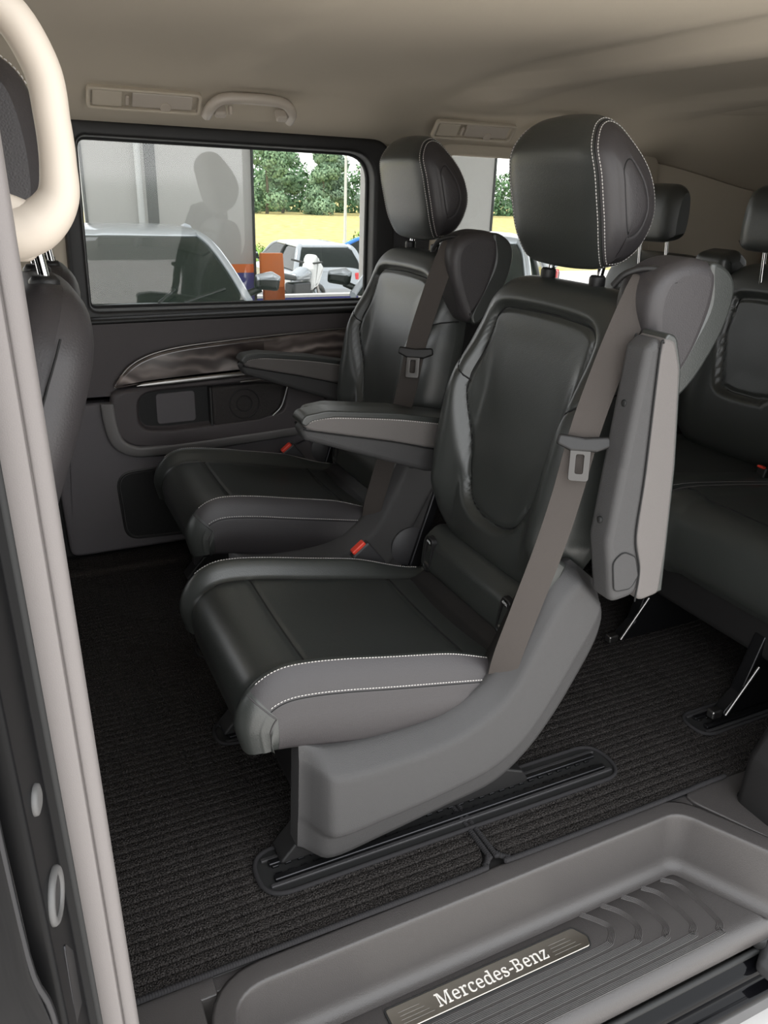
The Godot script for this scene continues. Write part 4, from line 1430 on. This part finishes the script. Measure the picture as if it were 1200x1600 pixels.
func build_step() -> void:
	# moulded entrance step: rim, wall and tread
	var plan := [v2(0.165, -0.56), v2(0.165, -0.79), v2(1.045, -0.80), v2(1.14, -0.634), v2(1.18, -0.56)]
	var u := PackedVector2Array()
	var rr := rounded(plan, [0.0, 0.06, 0.055, 0.08, 0.0], 8)
	u = rr
	var prof := [[-0.036, -0.016], [-0.036, -0.008], [-0.03, -0.0065], [-0.012, -0.0078], [-0.004, -0.0083], [-0.0014, -0.0092], [0.0, -0.0112], [0.0008, -0.0145], [0.0016, -0.02], [0.0095, -0.1], [0.013, -0.112], [0.018, -0.12], [0.026, -0.1245], [0.034, -0.125]]
	var rows := []
	for i in u.size():
		var a := u[maxi(i - 1, 0)]
		var b := u[mini(i + 1, u.size() - 1)]
		var t := (b - a).normalized()
		var nn := Vector2(-t.y, t.x)
		var row := PackedVector3Array()
		for q in prof:
			var p: Vector2 = u[i] + nn * q[0]
			row.append(V(p.x, q[1], minf(p.y, -0.605)))
		rows.append(row)
	var st := Node3D.new()
	st.name = "trim_4"
	add_child(st)
	st.set_meta("kind", "structure")
	st.set_meta("label", "grey moulded entrance step below the sliding door opening")
	st.set_meta("category", "door step")
	obj("step_wall", grid(rows, false, false, false, false, true), M.step_plastic, st)
	# tread and outer nosing as one swept profile along x
	var nose := []
	for x in [0.13, 0.3, 0.6, 0.9, 1.12, 1.22]:
		var row := PackedVector3Array()
		for q in [v2(-0.8, -0.1256), v2(-0.7, -0.1256), v2(-0.64, -0.1256), v2(-0.628, -0.1262), v2(-0.618, -0.13), v2(-0.611, -0.138), v2(-0.608, -0.15), v2(-0.609, -0.165), v2(-0.615, -0.172), v2(-0.622, -0.175), v2(-0.622, -0.2), v2(-0.8, -0.2)]:
			row.append(V(x, q.y, q.x))
		nose.append(row)
	obj("tread", grid(nose, true, false, true, true), M.step_plastic, st)
	# sill flats left and right of the well
	obj("sill_flat", join([wall_box(0.1, 0.152, -0.1, -0.0098, -0.835, -0.80), wall_box(0.1, 1.1, -0.1, -0.0145, -0.835, -0.808), wall_box(-0.2, 0.128, -0.3, -0.009, -0.83, -0.606), [slab(poly([v2(1.078, 0.838), v2(1.9, 0.838), v2(1.9, 0.61), v2(1.205, 0.61), v2(1.165, 0.66)], [0.03, 0.0, 0.0, 0.02, 0.05]), 0.03, 0.003), T(0, -0.0235, 0, -90, 0, 0)]]), M.step_plastic, st)
	# anti-slip bands, each of fine ridges
	for i in 5:
		var parts := []
		var zr := -0.6945 + i * 0.0158
		var xe := 0.83 + i * 0.048
		var mid := spline([V(0.26, 0, zr), V(0.6, 0, zr), V(xe - 0.045, 0, zr), V(xe - 0.012, 0, zr - 0.007), V(xe + 0.003, 0, zr - 0.026), V(xe - 0.004, 0, -0.737), V(xe - 0.028, 0, -0.766)], 8)
		for k in 5:
			var pts := PackedVector3Array()
			for q in mid.size():
				var tg := frame_at(mid, q, false)
				pts.append(mid[q] + V(-tg.z, 0, tg.x) * (k - 2.0) * 0.0024)
			parts.append(at(tube(pts, 0.0012, 6), T(0, -0.1254, 0)))
		obj("tread_band", join(parts), M.step_plastic, st)
	# lower door track outside
	var track := []
	for x in [0.1, 1.3]:
		var row := PackedVector3Array()
		for q in [v2(-0.8, -0.2), v2(-0.622, -0.2), v2(-0.618, -0.208), v2(-0.6, -0.212), v2(-0.592, -0.22), v2(-0.592, -0.235), v2(-0.586, -0.24), v2(-0.572, -0.24), v2(-0.566, -0.246), v2(-0.566, -0.29), v2(-0.8, -0.29)]:
			row.append(V(x, q.y, q.x))
		track.append(row)
	obj("door_track", grid(track, true, false, true, true), M.paint_black, st)
	obj("sill_seal", at(tube(PackedVector3Array([V(0.1, 0, 0), V(0.7, 0, 0), V(1.25, 0, 0)]), 0.006, 10), T(0, -0.196, -0.614)), M.rubber, st)
	# roller arm of the sliding door
	var arm := thing("roller_arm", "dark roller arm of the sliding door at the right end of the sill", "door arm", V(1.11, -0.2, -0.6))
	obj("arm_cover", at(slab(poly([v2(-0.03, -0.03), v2(0.16, -0.05), v2(0.16, 0.06), v2(0.02, 0.035), v2(-0.035, 0.005)], [0.015, 0.01, 0.01, 0.03, 0.015], 5), 0.035, 0.012, 4), T(0, 0, 0.01, -90, 0, 0)), M.plastic_dark, arm)
	obj("roller", at(lathe([v2(0, 0.01), v2(0.012, 0.01), v2(0.014, 0.006), v2(0.014, -0.01), v2(0, -0.01)], 18), T(-0.005, 0.024, -0.02)), M.rubber, arm)
	obj("bracket", at(rbox(0.06, 0.006, 0.02, 0.002), T(0.02, 0.026, -0.02)), M.metal_dark, arm)
	# brushed sill plate with the maker's name
	var pl := thing("sill_plate", "brushed steel sill plate with engraved lettering set in the entrance step", "sill plate", V(0.59, -0.125, -0.7265))
	var po := poly([v2(-0.19, -0.021), v2(0.186, -0.021), v2(0.193, -0.004), v2(0.178, 0.021), v2(-0.19, 0.021)], [0.005, 0.008, 0.01, 0.01, 0.005], 5)
	obj("plate", at(slab(po, 0.004, 0.0016), T(0, 0.001, 0, -90, 0, 0)), M.steel_plate, pl)
	obj("plate_rim", at(ring(inset(po, -0.0025), inset(po, -0.0002), 0.003, 0.0006), T(0, 0.0012, 0, -90, 0, 0)), M.rubber, pl)
	for s in [-1, 1]:
		for k in 4:
			obj("brushed_line", at(rbox(0.055 - 0.006 * k, 0.0009, 0.0004, 0.0001, 1), T(0.145 * s - 0.003 * k, 0.00305, 0.011 - 0.0065 * k, -90, 0, 0)), M.satin, pl)
	var tm := TextMesh.new()
	tm.text = "Mercedes-Benz"
	var sf := SystemFont.new()
	sf.font_names = PackedStringArray(["Droid Serif"])
	tm.font = sf
	tm.font_size = 64
	tm.pixel_size = 0.00047
	tm.depth = 0.0007
	obj("lettering", at(tm, T(0.0, 0.0033, 0.0, -90, 0, 0)), M.letter, pl)
	# lower trim of the near rear pillar
	struct("trim_5", join([at(slab(poly([v2(1.175, -0.02), v2(1.9, -0.02), v2(1.9, 0.62), v2(1.62, 0.6), v2(1.24, 0.2), v2(1.18, 0.1)], [0.01, 0.01, 0.02, 0.08, 0.06, 0.04], 6), 0.1, 0.02, 4), T(0, 0, -0.735))]), M.plastic_black, "black lower trim behind the door step, in front of the rear bench", "pillar trim")

# ---------------------------------------------------------------- outside
func terrain_y(z: float) -> float:
	return -0.56 - 0.24 * sstep(-4.0, -9.0, z) - 0.85 * sstep(-9.0, -18.0, z) - 0.25 * sstep(-20.0, -40.0, z)

func car(called: String, label: String, where: Vector3, yaw: float, paint: Material, estate := false) -> Node3D:
	var t := thing(called, label, "car", where)
	t.rotation.y = deg_to_rad(yaw)
	# side view (z forward, y up), bodied over the width
	var low: Array
	if estate:
		low = [v2(-2.3, 0.35), v2(-2.34, 0.6), v2(-2.28, 1.0), v2(-2.2, 1.06), v2(0.9, 0.98), v2(1.6, 0.9), v2(2.2, 0.78), v2(2.35, 0.55), v2(2.3, 0.28), v2(-2.2, 0.28)]
	else:
		low = [v2(-2.2, 0.4), v2(-2.28, 0.6), v2(-2.2, 0.95), v2(-1.6, 1.0), v2(-0.4, 0.94), v2(0.95, 0.93), v2(1.6, 0.87), v2(2.15, 0.74), v2(2.32, 0.5), v2(2.25, 0.26), v2(-2.1, 0.26)]
	var sm := rounded(low, 0.12, 6)
	var rows := []
	for k in 17:
		var f := lerpf(-1.0, 1.0, k / 16.0)
		var d := 0.16 * pow(absf(f), 6.0) + 0.03 * f * f
		var l := inset(sm, d)
		var r := PackedVector3Array()
		for p in l:
			r.append(V(f * 0.92, p.y, p.x))
		rows.append(r)
	var body := obj("body", grid(rows, true, false, true, true), paint, t)
	# cabin: glass house with painted roof and pillars
	var lv: Array
	if estate:
		lv = [[0.98, -2.2, 1.0, 0.82], [1.2, -2.1, 0.62, 0.76], [1.4, -1.95, 0.25, 0.68], [1.47, -1.8, 0.0, 0.6]]
	else:
		lv = [[0.9, -1.75, 1.15, 0.8], [1.1, -1.35, 0.75, 0.74], [1.28, -0.95, 0.35, 0.66], [1.36, -0.7, 0.1, 0.58]]
	var cr := []
	for e in lv:
		var r := PackedVector3Array()
		for p in rounded([v2(-e[3], e[1]), v2(e[3], e[1]), v2(e[3] * 0.96, (e[1] + e[2]) / 2), v2(e[3], e[2] - 0.12), v2(e[3] * 0.5, e[2]), v2(-e[3] * 0.5, e[2]), v2(-e[3], e[2] - 0.12), v2(-e[3] * 0.96, (e[1] + e[2]) / 2)], 0.1, 4):
			r.append(V(p.x, e[0], p.y))
		cr.append(r)
	obj("cabin_glass", grid(cr, true, false, true, true), M.car_glass, t)
	var top: Array = lv[3]
	var roof := []
	for q in [[1.05, -0.02], [1.06, 0.005], [1.0, 0.035], [0.75, 0.06], [0.3, 0.075]]:
		var r := PackedVector3Array()
		var zc: float = (top[1] + top[2]) / 2
		var hl: float = (top[2] - top[1]) / 2
		for p in rounded([v2(-top[3], -hl), v2(top[3], -hl), v2(top[3], hl - 0.1), v2(top[3] * 0.5, hl), v2(-top[3] * 0.5, hl), v2(-top[3], hl - 0.1)], 0.15, 5):
			r.append(V(p.x * q[0], top[0] + q[1], zc + p.y * q[0]))
		roof.append(r)
	obj("roof", grid(roof, true, false, true, true), paint, t)
	for s in [-1, 1]:
		var fp := []
		var rp := []
		var mp := []
		for e in lv:
			fp.append(V(s * (e[3] - 0.01), e[0], e[2] - 0.1))
			rp.append(V(s * (e[3] - 0.03), e[0], e[1] + 0.06))
			mp.append(V(s * (e[3] * 0.98), e[0], (e[1] + e[2]) / 2))
		obj("pillar", tube(spline(fp, 4), 0.034, 8), paint, t)
		obj("pillar", tube(spline(rp, 4), 0.07, 8), paint, t)
		obj("pillar", tube(spline(mp, 4), 0.03, 8), M.car_black, t)
		# door mirror
		var mz: float = lv[0][2] - 0.35
		var mi := obj("mirror", at(slab(rounded([v2(-0.11, -0.05), v2(0.1, -0.07), v2(0.12, 0.05), v2(0.05, 0.085), v2(-0.1, 0.06)], 0.035, 5), 0.12, 0.045, 4), T(s * 1.0, lv[0][0] + 0.12, mz)), M.car_black, t)
		obj("mirror_cap", at(slab(rounded([v2(-0.1, 0.01), v2(0.115, 0.01), v2(0.12, 0.05), v2(0.05, 0.09), v2(-0.09, 0.065)], 0.02, 4), 0.126, 0.04, 3), T(s * 1.0, lv[0][0] + 0.123, mz + 0.004)), paint, mi)
		obj("mirror_stalk", tube(PackedVector3Array([V(s * 0.8, lv[0][0] + 0.02, mz), V(s * 0.95, lv[0][0] + 0.07, mz)]), 0.03, 8), M.car_black, mi)
		# wheels
		for z in [-1.42, 1.42]:
			var wl := obj("wheel", at(lathe([v2(0, 0.1), v2(0.2, 0.1), v2(0.3, 0.09), v2(0.325, 0.06), v2(0.33, -0.06), v2(0.3, -0.1), v2(0, -0.1)], 24), T(s * 0.85, 0.33, z, 0, 0, 90)), M.car_black, t)
			obj("hub", at(lathe([v2(0, 0.03), v2(0.06, 0.03), v2(0.2, 0.005), v2(0.21, -0.02), v2(0, -0.02)], 18), T(s * 0.945, 0.33, z, 0, 0, -90 * s)), M.car_silver, wl)
		obj("headlight", at(slab(rounded([v2(-0.2, -0.05), v2(0.2, -0.06), v2(0.22, 0.06), v2(-0.16, 0.07)], 0.04), 0.1, 0.03), T(s * 0.66, 0.68, 2.13, -20, 30 * s, 0)), M.lamp_lens, t)
		obj("tail_light", at(slab(rounded([v2(-0.16, -0.07), v2(0.16, -0.07), v2(0.16, 0.08), v2(-0.16, 0.08)], 0.03), 0.08, 0.02), T(s * 0.72, 0.86, -2.22, 0, -15 * s, 0)), M.tail_red, t)
		obj("wiper", tube(PackedVector3Array([V(s * 0.1 + 0.15, lv[0][0] + 0.02, lv[0][2] + 0.02), V(s * 0.2 + 0.4, lv[0][0] + 0.1, lv[0][2] - 0.12)]), 0.012, 6), M.car_black, t)
	obj("front_grille", at(slab(rounded([v2(-0.45, -0.1), v2(0.45, -0.1), v2(0.5, 0.08), v2(-0.5, 0.08)], 0.05), 0.08, 0.02), T(0, 0.55, 2.27)), M.car_black, t)
	obj("number_plate", at(rbox(0.5, 0.11, 0.02, 0.005), T(0, 0.72 if estate else 0.8, -2.31, 6, 0, 0)), M.pale_grey, t)
	if estate:
		obj("rear_spoiler", at(slab(rounded([v2(-0.62, 0.0), v2(0.62, 0.0), v2(0.58, 0.26), v2(-0.58, 0.26)], 0.08), 0.035, 0.015), T(0, 1.48, -1.78, 84, 0, 0)), paint, t)
		obj("plate_recess", at(slab(rrect(0.8, 0.22, 0.05), 0.04, 0.015), T(0, 0.74, -2.3, 6, 0, 0)), M.car_silver, t)
	return t

func leaf_blob(c: Vector3, r: Vector3, n: int, size: float, dark: Color, light: Color, st: Dictionary) -> void:
	for i in n:
		var d := Vector3(rng.randfn(), rng.randfn(), rng.randfn()).normalized()
		var k := lerpf(0.72, 1.06, rng.randf())
		var p := c + d * r * k
		var ax := Vector3(rng.randfn(), rng.randfn(), rng.randfn()).normalized()
		var ay := d.cross(ax).normalized()
		ax = ay.cross((d + ax * 0.7).normalized()).normalized()
		var s := size * rng.randf_range(0.6, 1.3)
		var col := dark.lerp(light, rng.randf())
		var b: int = st.v.size()
		st.v.append_array([p - ax * s, p + ay * s * 0.55, p + ax * s, p - ay * s * 0.55])
		for q in 4:
			st.n.append((d + Vector3(0, 0.3, 0)).normalized())
			st.c.append(col)
		st.i.append_array([b, b + 1, b + 2, b, b + 2, b + 3])

func leaf_mesh(st: Dictionary) -> ArrayMesh:
	var arr := []
	arr.resize(Mesh.ARRAY_MAX)
	arr[Mesh.ARRAY_VERTEX] = PackedVector3Array(st.v)
	arr[Mesh.ARRAY_NORMAL] = PackedVector3Array(st.n)
	arr[Mesh.ARRAY_COLOR] = PackedColorArray(st.c)
	arr[Mesh.ARRAY_INDEX] = PackedInt32Array(st.i)
	var me := ArrayMesh.new()
	me.add_surface_from_arrays(Mesh.PRIMITIVE_TRIANGLES, arr)
	return me

func tree(label: String, where: Vector3, h: float, w: float, tone: float) -> void:
	var t := thing("tree", label, "tree", where, "trees at the far edge of the field")
	var st := {"v": [], "n": [], "c": [], "i": []}
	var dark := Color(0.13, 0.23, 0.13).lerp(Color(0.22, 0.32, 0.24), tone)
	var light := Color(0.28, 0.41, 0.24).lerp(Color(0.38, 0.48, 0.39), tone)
	for k in 17:
		var f := rng.randf()
		var rad := w * 0.5 * (1.0 - 0.55 * f) * rng.randf_range(0.3, 0.75)
		var an := rng.randf() * TAU
		var r := w * rng.randf_range(0.17, 0.28) * (1.0 - 0.35 * f)
		leaf_blob(V(cos(an) * rad, h * lerpf(0.1, 0.88, f), sin(an) * rad), V(r, r * 0.85, r), 420, 0.19, dark, light, st)
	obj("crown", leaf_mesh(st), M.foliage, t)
	obj("trunk", tube(spline([V(0, 0, 0), V(0.1, h * 0.3, 0), V(-0.05, h * 0.7, 0.05)], 5), [0.2, 0.19, 0.18, 0.17, 0.16, 0.15, 0.13, 0.11, 0.1, 0.08, 0.06], 8), M.bark, t)

func bush(label: String, where: Vector3, h: float, w: float) -> void:
	var t := thing("bush", label, "bush", where)
	var st := {"v": [], "n": [], "c": [], "i": []}
	for k in 7:
		var r := w * rng.randf_range(0.16, 0.26)
		leaf_blob(V(rng.randf_range(-0.35, 0.35) * w, h * rng.randf_range(0.25, 0.8), rng.randf_range(-0.2, 0.2) * w), V(r, r, r), 160, 0.09, Color(0.12, 0.24, 0.05), Color(0.30, 0.46, 0.12), st)
	obj("leaves", leaf_mesh(st), M.foliage, t)
	obj("stem", tube(PackedVector3Array([V(0, -0.1, 0), V(0, h * 0.6, 0)]), 0.05, 6), M.bark, t)

func pole(label: String, where: Vector3, h: float, r: float, lamp: bool) -> void:
	var t := thing("light_pole", label, "light pole", where)
	obj("shaft", lathe([v2(0, 0), v2(r * 1.6, 0), v2(r * 1.5, 0.2), v2(r, 0.25), v2(r * 0.7, h), v2(0, h)], 12), M.pale_grey, t)
	if lamp:
		obj("lamp_head", at(slab(rounded([v2(-0.35, -0.05), v2(0.35, -0.05), v2(0.3, 0.06), v2(-0.3, 0.06)], 0.04), 0.24, 0.03), T(0, h, 0)), M.pale_grey, t)
	else:
		obj("cross_arm", at(rbox(1.2, 0.1, 0.1, 0.02), T(0, h - 0.3, 0)), M.pale_grey, t)

func build_outside() -> void:
	var rows := []
	for i in 61:
		var z := lerpf(14.0, -26.0, i / 60.0)
		var row := PackedVector3Array()
		for x in [-40.0, -15.0, -5.0, 0.0, 5.0, 15.0, 40.0]:
			row.append(V(x, terrain_y(z), z))
		rows.append(row)
	struct("ground", grid(rows, false, false, false, false, true), M.paving, "pale paved forecourt around the van", "ground")
	var fr := []
	for i in 41:
		var z := lerpf(-26.0, -170.0, i / 40.0)
		var row := PackedVector3Array()
		for j in 21:
			var x := lerpf(-60.0, 120.0, j / 20.0)
			row.append(V(x, terrain_y(z) + 0.05 * sin(x * 0.7 + z * 0.3) * sstep(-26, -32, z), z))
		fr.append(row)
	struct("field", grid(fr, false, false, false, false, true), M.field, "dry yellow grass field beyond the car park", "field")
	# two wall panels of the building
	var a := thing("wall_panel", "broad pale grey wall panel with orange and blue base stripes, seen through the far window", "wall", V(1.95, -0.95, -9.6))
	obj("panel", at(rbox(1.86, 4.2, 0.3, 0.01), T(0, 2.1, -0.15)), M.render_grey, a)
	obj("orange_stripe", at(rbox(1.864, 0.1, 0.31, 0.004), T(0, 1.09, -0.15)), M.paint_orange, a)
	obj("blue_base", at(rbox(1.866, 1.04, 0.312, 0.004), T(0, 0.52, -0.15)), M.paint_blue, a)
	obj("corner_edge", at(rbox(0.03, 4.2, 0.03, 0.004), T(0.935, 2.1, 0.0)), M.plastic_dark, a)
	obj("corner_edge", at(rbox(0.03, 4.2, 0.03, 0.004), T(-0.935, 2.1, 0.0)), M.plastic_dark, a)
	obj("downpipe", at(tube(PackedVector3Array([V(-0.36, 0.4, 0.06), V(-0.36, 4.2, 0.06)]), 0.035, 12), T(0, 0, 0)), M.pale_grey, a)
	obj("recess", at(rbox(0.12, 4.1, 0.02, 0.004), T(-0.22, 2.1, 0.0)), M.plastic_dark, a)
	var b := thing("wall_panel", "plain pale grey wall panel seen through the quarter window", "wall", V(5.3, -0.95, -9.6))
	obj("panel", at(rbox(1.82, 4.2, 0.3, 0.01), T(0, 2.1, -0.15)), M.render_grey, b)
	obj("corner_edge", at(rbox(0.03, 4.2, 0.03, 0.004), T(0.912, 2.1, 0.0)), M.plastic_dark, b)
	# the building's canopy, carried by both panels
	var c := thing("canopy", "flat grey canopy over the parked cars, carried by the wall panels", "canopy", V(3.0, 3.26, -7.6))
	obj("roof_slab", rbox(14.0, 0.3, 5.6, 0.03), M.render_grey, c)
	obj("fascia", at(rbox(14.1, 0.45, 0.06, 0.01), T(0, 0, 2.8)), M.pale_grey, c)
	# orange totem and low blue barrier beside the wall
	var s := thing("totem_sign", "orange totem sign with a darker lower half beside the wall panel", "sign", V(3.0, -0.87, -9.3))
	obj("upper_board", at(slab(rounded([v2(-0.14, 0.82), v2(0.13, 0.82), v2(0.15, 0.87), v2(0.13, 1.21), v2(-0.14, 1.21)], 0.01), 0.08, 0.01), T(0, 0, 0)), M.paint_orange, s)
	obj("lower_board", at(slab(rounded([v2(-0.11, 0.0), v2(0.15, 0.0), v2(0.15, 0.86), v2(-0.11, 0.86)], 0.01), 0.07, 0.01), T(0.0, 0, 0)), M.paint_rust, s)
	obj("print_line", at(rbox(0.2, 0.025, 0.003, 0.001, 1), T(0.02, 0.58, 0.037)), M.pale_grey, s)
	var bw := thing("barrier", "low blue barrier running right from the wall panel", "barrier", V(4.15, -0.9, -11.0))
	obj("board", at(rbox(3.0, 0.5, 0.08, 0.02), T(0, 0.25, 0)), M.paint_blue, bw)
	obj("cap_rail", at(rbox(3.0, 0.04, 0.12, 0.01), T(0, 0.52, 0)), M.pale_grey, bw)
	car("coupe", "silver-white car with a dark windscreen parked close outside the far window", V(1.18, -0.72, -7.6), -4, M.car_white)
	car("hatchback", "white car partly hidden by the far chair, its mirror showing beside the headrest", V(4.2, -0.72, -7.0), -40, M.car_white)
	car("estate_car", "grey estate car seen from behind at the edge of the field", V(6.97, -1.65, -19.3), 178, M.car_silver, true)
	car("estate_car", "pale estate car parked at the right, seen through the quarter window", V(13.2, -1.65, -19.5), 160, M.car_silver, true)
	car("hatchback", "blue car just showing beside the second wall panel", V(10.6, -1.62, -21.5), 20, M.car_blue)
	# motorcycle in front of the estate car
	var mc := thing("motorcycle", "silver motorcycle parked in front of the grey estate car", "motorcycle", V(5.55, -1.42, -15.5))
	mc.rotation.y = deg_to_rad(35)
	for x in [-0.65, 0.65]:
		var wl := obj("wheel", at(tube(loop3(circle(0.27, 24), 0), 0.055, 8, true), T(x, 0.32, 0)), M.car_black, mc)
		obj("hub", at(lathe([v2(0, 0.03), v2(0.2, 0.02), v2(0.2, -0.02), v2(0, -0.03)], 18), T(x, 0.32, 0, 90, 0, 0)), M.car_silver, wl)
	obj("tank", at(slab(rounded([v2(-0.25, 0.75), v2(0.28, 0.72), v2(0.35, 0.9), v2(0.15, 1.0), v2(-0.2, 0.88)], 0.08), 0.3, 0.1), T(0, 0, 0)), M.car_silver, mc)
	obj("fairing", at(slab(rounded([v2(0.25, 0.5), v2(0.55, 0.6), v2(0.75, 0.95), v2(0.45, 1.25), v2(0.3, 0.95)], 0.06), 0.34, 0.1), T(0, 0, 0)), M.pale_grey, mc)
	obj("seat", at(slab(rounded([v2(-0.85, 0.85), v2(-0.2, 0.75), v2(-0.2, 0.85), v2(-0.85, 0.98)], 0.04), 0.24, 0.04), T(0, 0, 0)), M.car_black, mc)
	obj("engine", at(slab(rounded([v2(-0.3, 0.3), v2(0.25, 0.3), v2(0.3, 0.7), v2(-0.3, 0.72)], 0.06), 0.26, 0.04), T(0, 0, 0)), M.metal_dark, mc)
	obj("fork", tube(PackedVector3Array([V(0.65, 0.32, 0.08), V(0.4, 1.05, 0.08)]), 0.03, 8), M.satin, mc)
	obj("handlebar", tube(spline([V(0.3, 1.1, -0.38), V(0.38, 1.05, -0.1), V(0.38, 1.05, 0.1), V(0.3, 1.1, 0.38)], 4), 0.02, 8), M.car_black, mc)
	pole("tall white lamp post at the near edge of the field", V(18.2, -1.9, -43.0), 5.3, 0.09, true)
	pole("thin distant pole in front of the trees", V(36.5, -1.9, -82.0), 5.0, 0.12, false)
	bush("green bush at the field edge beside the far chair's headrest", V(13.6, -1.85, -30.0), 1.6, 2.2)
	bush("low green bush at the field edge beside the wall panel", V(8.6, -1.85, -27.5), 0.9, 2.0)
	var n := 0
	for e in [[8.0, 7.0, "dark round tree seen through the slit at the window's left edge"], [24.5, 8.6, "broad tree just right of the wall panel"], [28.0, 8.9, "full crowned tree second from the wall panel"], [31.5, 8.6, "rounded tree in the middle of the tree line"], [34.5, 7.4, "low tree where the sky dips to the tree tops"], [37.5, 9.4, "tree left of the tall lamp post"], [40.8, 10.6, "tall hazy tree behind the lamp post"], [44.5, 10.4, "tall hazy tree right of the lamp post"], [48.5, 10.0, "hazy tree behind the far chair's headrest"], [58.0, 9.5, "pale tree seen through the quarter window, left one"], [63.0, 10.0, "pale tree seen through the quarter window, right one"]]:
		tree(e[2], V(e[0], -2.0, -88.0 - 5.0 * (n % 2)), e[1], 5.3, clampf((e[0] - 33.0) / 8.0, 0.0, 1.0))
		n += 1
	# understorey joined up behind the trees
	var st := {"v": [], "n": [], "c": [], "i": []}
	for k in 104:
		leaf_blob(V(lerpf(2.0, 74.0, k / 103.0), -1.3 if k % 2 == 0 else rng.randf_range(0.4, 2.6), -99.0), V(1.9, 1.7, 1.2), 230, 0.27, Color(0.10, 0.2, 0.10), Color(0.22, 0.36, 0.19), st)
	var un := obj("undergrowth", leaf_mesh(st), M.foliage)
	un.set_meta("kind", "stuff")
	tag(un, "dark green undergrowth along the foot of the tree line", "undergrowth")

# ---------------------------------------------------------------- scene
func _ready() -> void:
	rng.seed = 11
	# camera
	var cam := Camera3D.new()
	cam.name = "camera"
	var bx := Vector3(0.90189, 0.03111, 0.43084)
	var by := Vector3(0.13841, 0.92400, -0.35645)
	var bz := Vector3(-0.40919, 0.38111, 0.82905)
	cam.transform = Transform3D(Basis(bx, by, bz).orthonormalized(), Vector3(0, 1.08, 0))
	cam.fov = rad_to_deg(2.0 * atan(800.0 / 1225.0))
	cam.near = 0.05
	cam.far = 400.0
	add_child(cam)
	# overcast sky
	var env := Environment.new()
	var sky := Sky.new()
	var sm := ProceduralSkyMaterial.new()
	sm.sky_top_color = Color8(236, 239, 242)
	sm.sky_horizon_color = Color8(250, 251, 250)
	sm.ground_bottom_color = Color8(150, 150, 146)
	sm.ground_horizon_color = Color8(200, 204, 200)
	sm.sky_energy_multiplier = 1.85
	sm.ground_energy_multiplier = 1.85
	sky.sky_material = sm
	env.background_mode = Environment.BG_SKY
	env.sky = sky
	env.tonemap_mode = Environment.TONE_MAPPER_LINEAR
	env.tonemap_exposure = 1.0
	env.sdfgi_enabled = true
	env.ssao_enabled = true
	env.ssil_enabled = true
	var we := WorldEnvironment.new()
	we.name = "environment"
	we.environment = env
	add_child(we)
	# hazy sun, high and ahead of the van
	var sun := DirectionalLight3D.new()
	sun.name = "sun"
	sun.light_energy = 1.9
	sun.light_color = Color8(255, 246, 232)
	sun.light_angular_distance = 6.0
	sun.shadow_enabled = true
	sun.transform = Transform3D(Basis.looking_at(-V(-0.52, 0.84, -0.13)), V(0, 8, 0))
	sun.sky_mode = DirectionalLight3D.SKY_MODE_LIGHT_ONLY
	add_child(sun)
	materials()
	# large structure
	build_shell()
	build_far_door()
	build_front_pillar()
	build_step()
	build_floor_things()
	# seats
	make_seat("black leather captain's chair nearest the open door, outer armrest folded upright", true, "captain's chairs of the second row", V(SEAT_X, 0, -1.18))
	make_seat("black leather captain's chair on the far side by the window, both armrests down", false, "captain's chairs of the second row", V(SEAT_X + 0.085, 0, -1.91))
	build_bench()
	var fs := front_seat("black leather front chair behind the cream grab handle, backrest edge showing", V(-0.07, 0, -1.2))
	copy(fs, V(-0.01, -0.05, -1.98), "second front chair, only its shoulder showing against the window")
	# small fittings
	pillar_handle()
	lamp_unit("beige reading lamp panel in the ceiling edge left of the roof handle", V(0.4, 1.262, -2.215), 42)
	lamp_unit("beige reading lamp panel above the quarter window, behind the near headrest", V(1.35, 1.245, -2.215), 42)
	roof_handle("beige roof grab handle between the two reading lamp panels", V(0.665, 1.262, -2.2))
	roof_handle("beige roof grab handle half hidden behind the near headrest", V(1.64, 1.245, -2.2))
	var dome := thing("dome_lamp", "oval ceiling lamp over the rear bench", "ceiling lamp", V(2.1, ceiling_y(2.1, -1.9) - 0.002, -1.9))
	obj("lens", lathe([v2(0, -0.012), v2(0.1, -0.012), v2(0.125, -0.004), v2(0.135, 0.006), v2(0, 0.006)], 32), M.headliner, dome)
	obj("rim", tube(loop3(circle(0.13, 36), 0), 0.004, 8, true), M.headliner, dome).rotation.x = PI / 2
	build_outside()
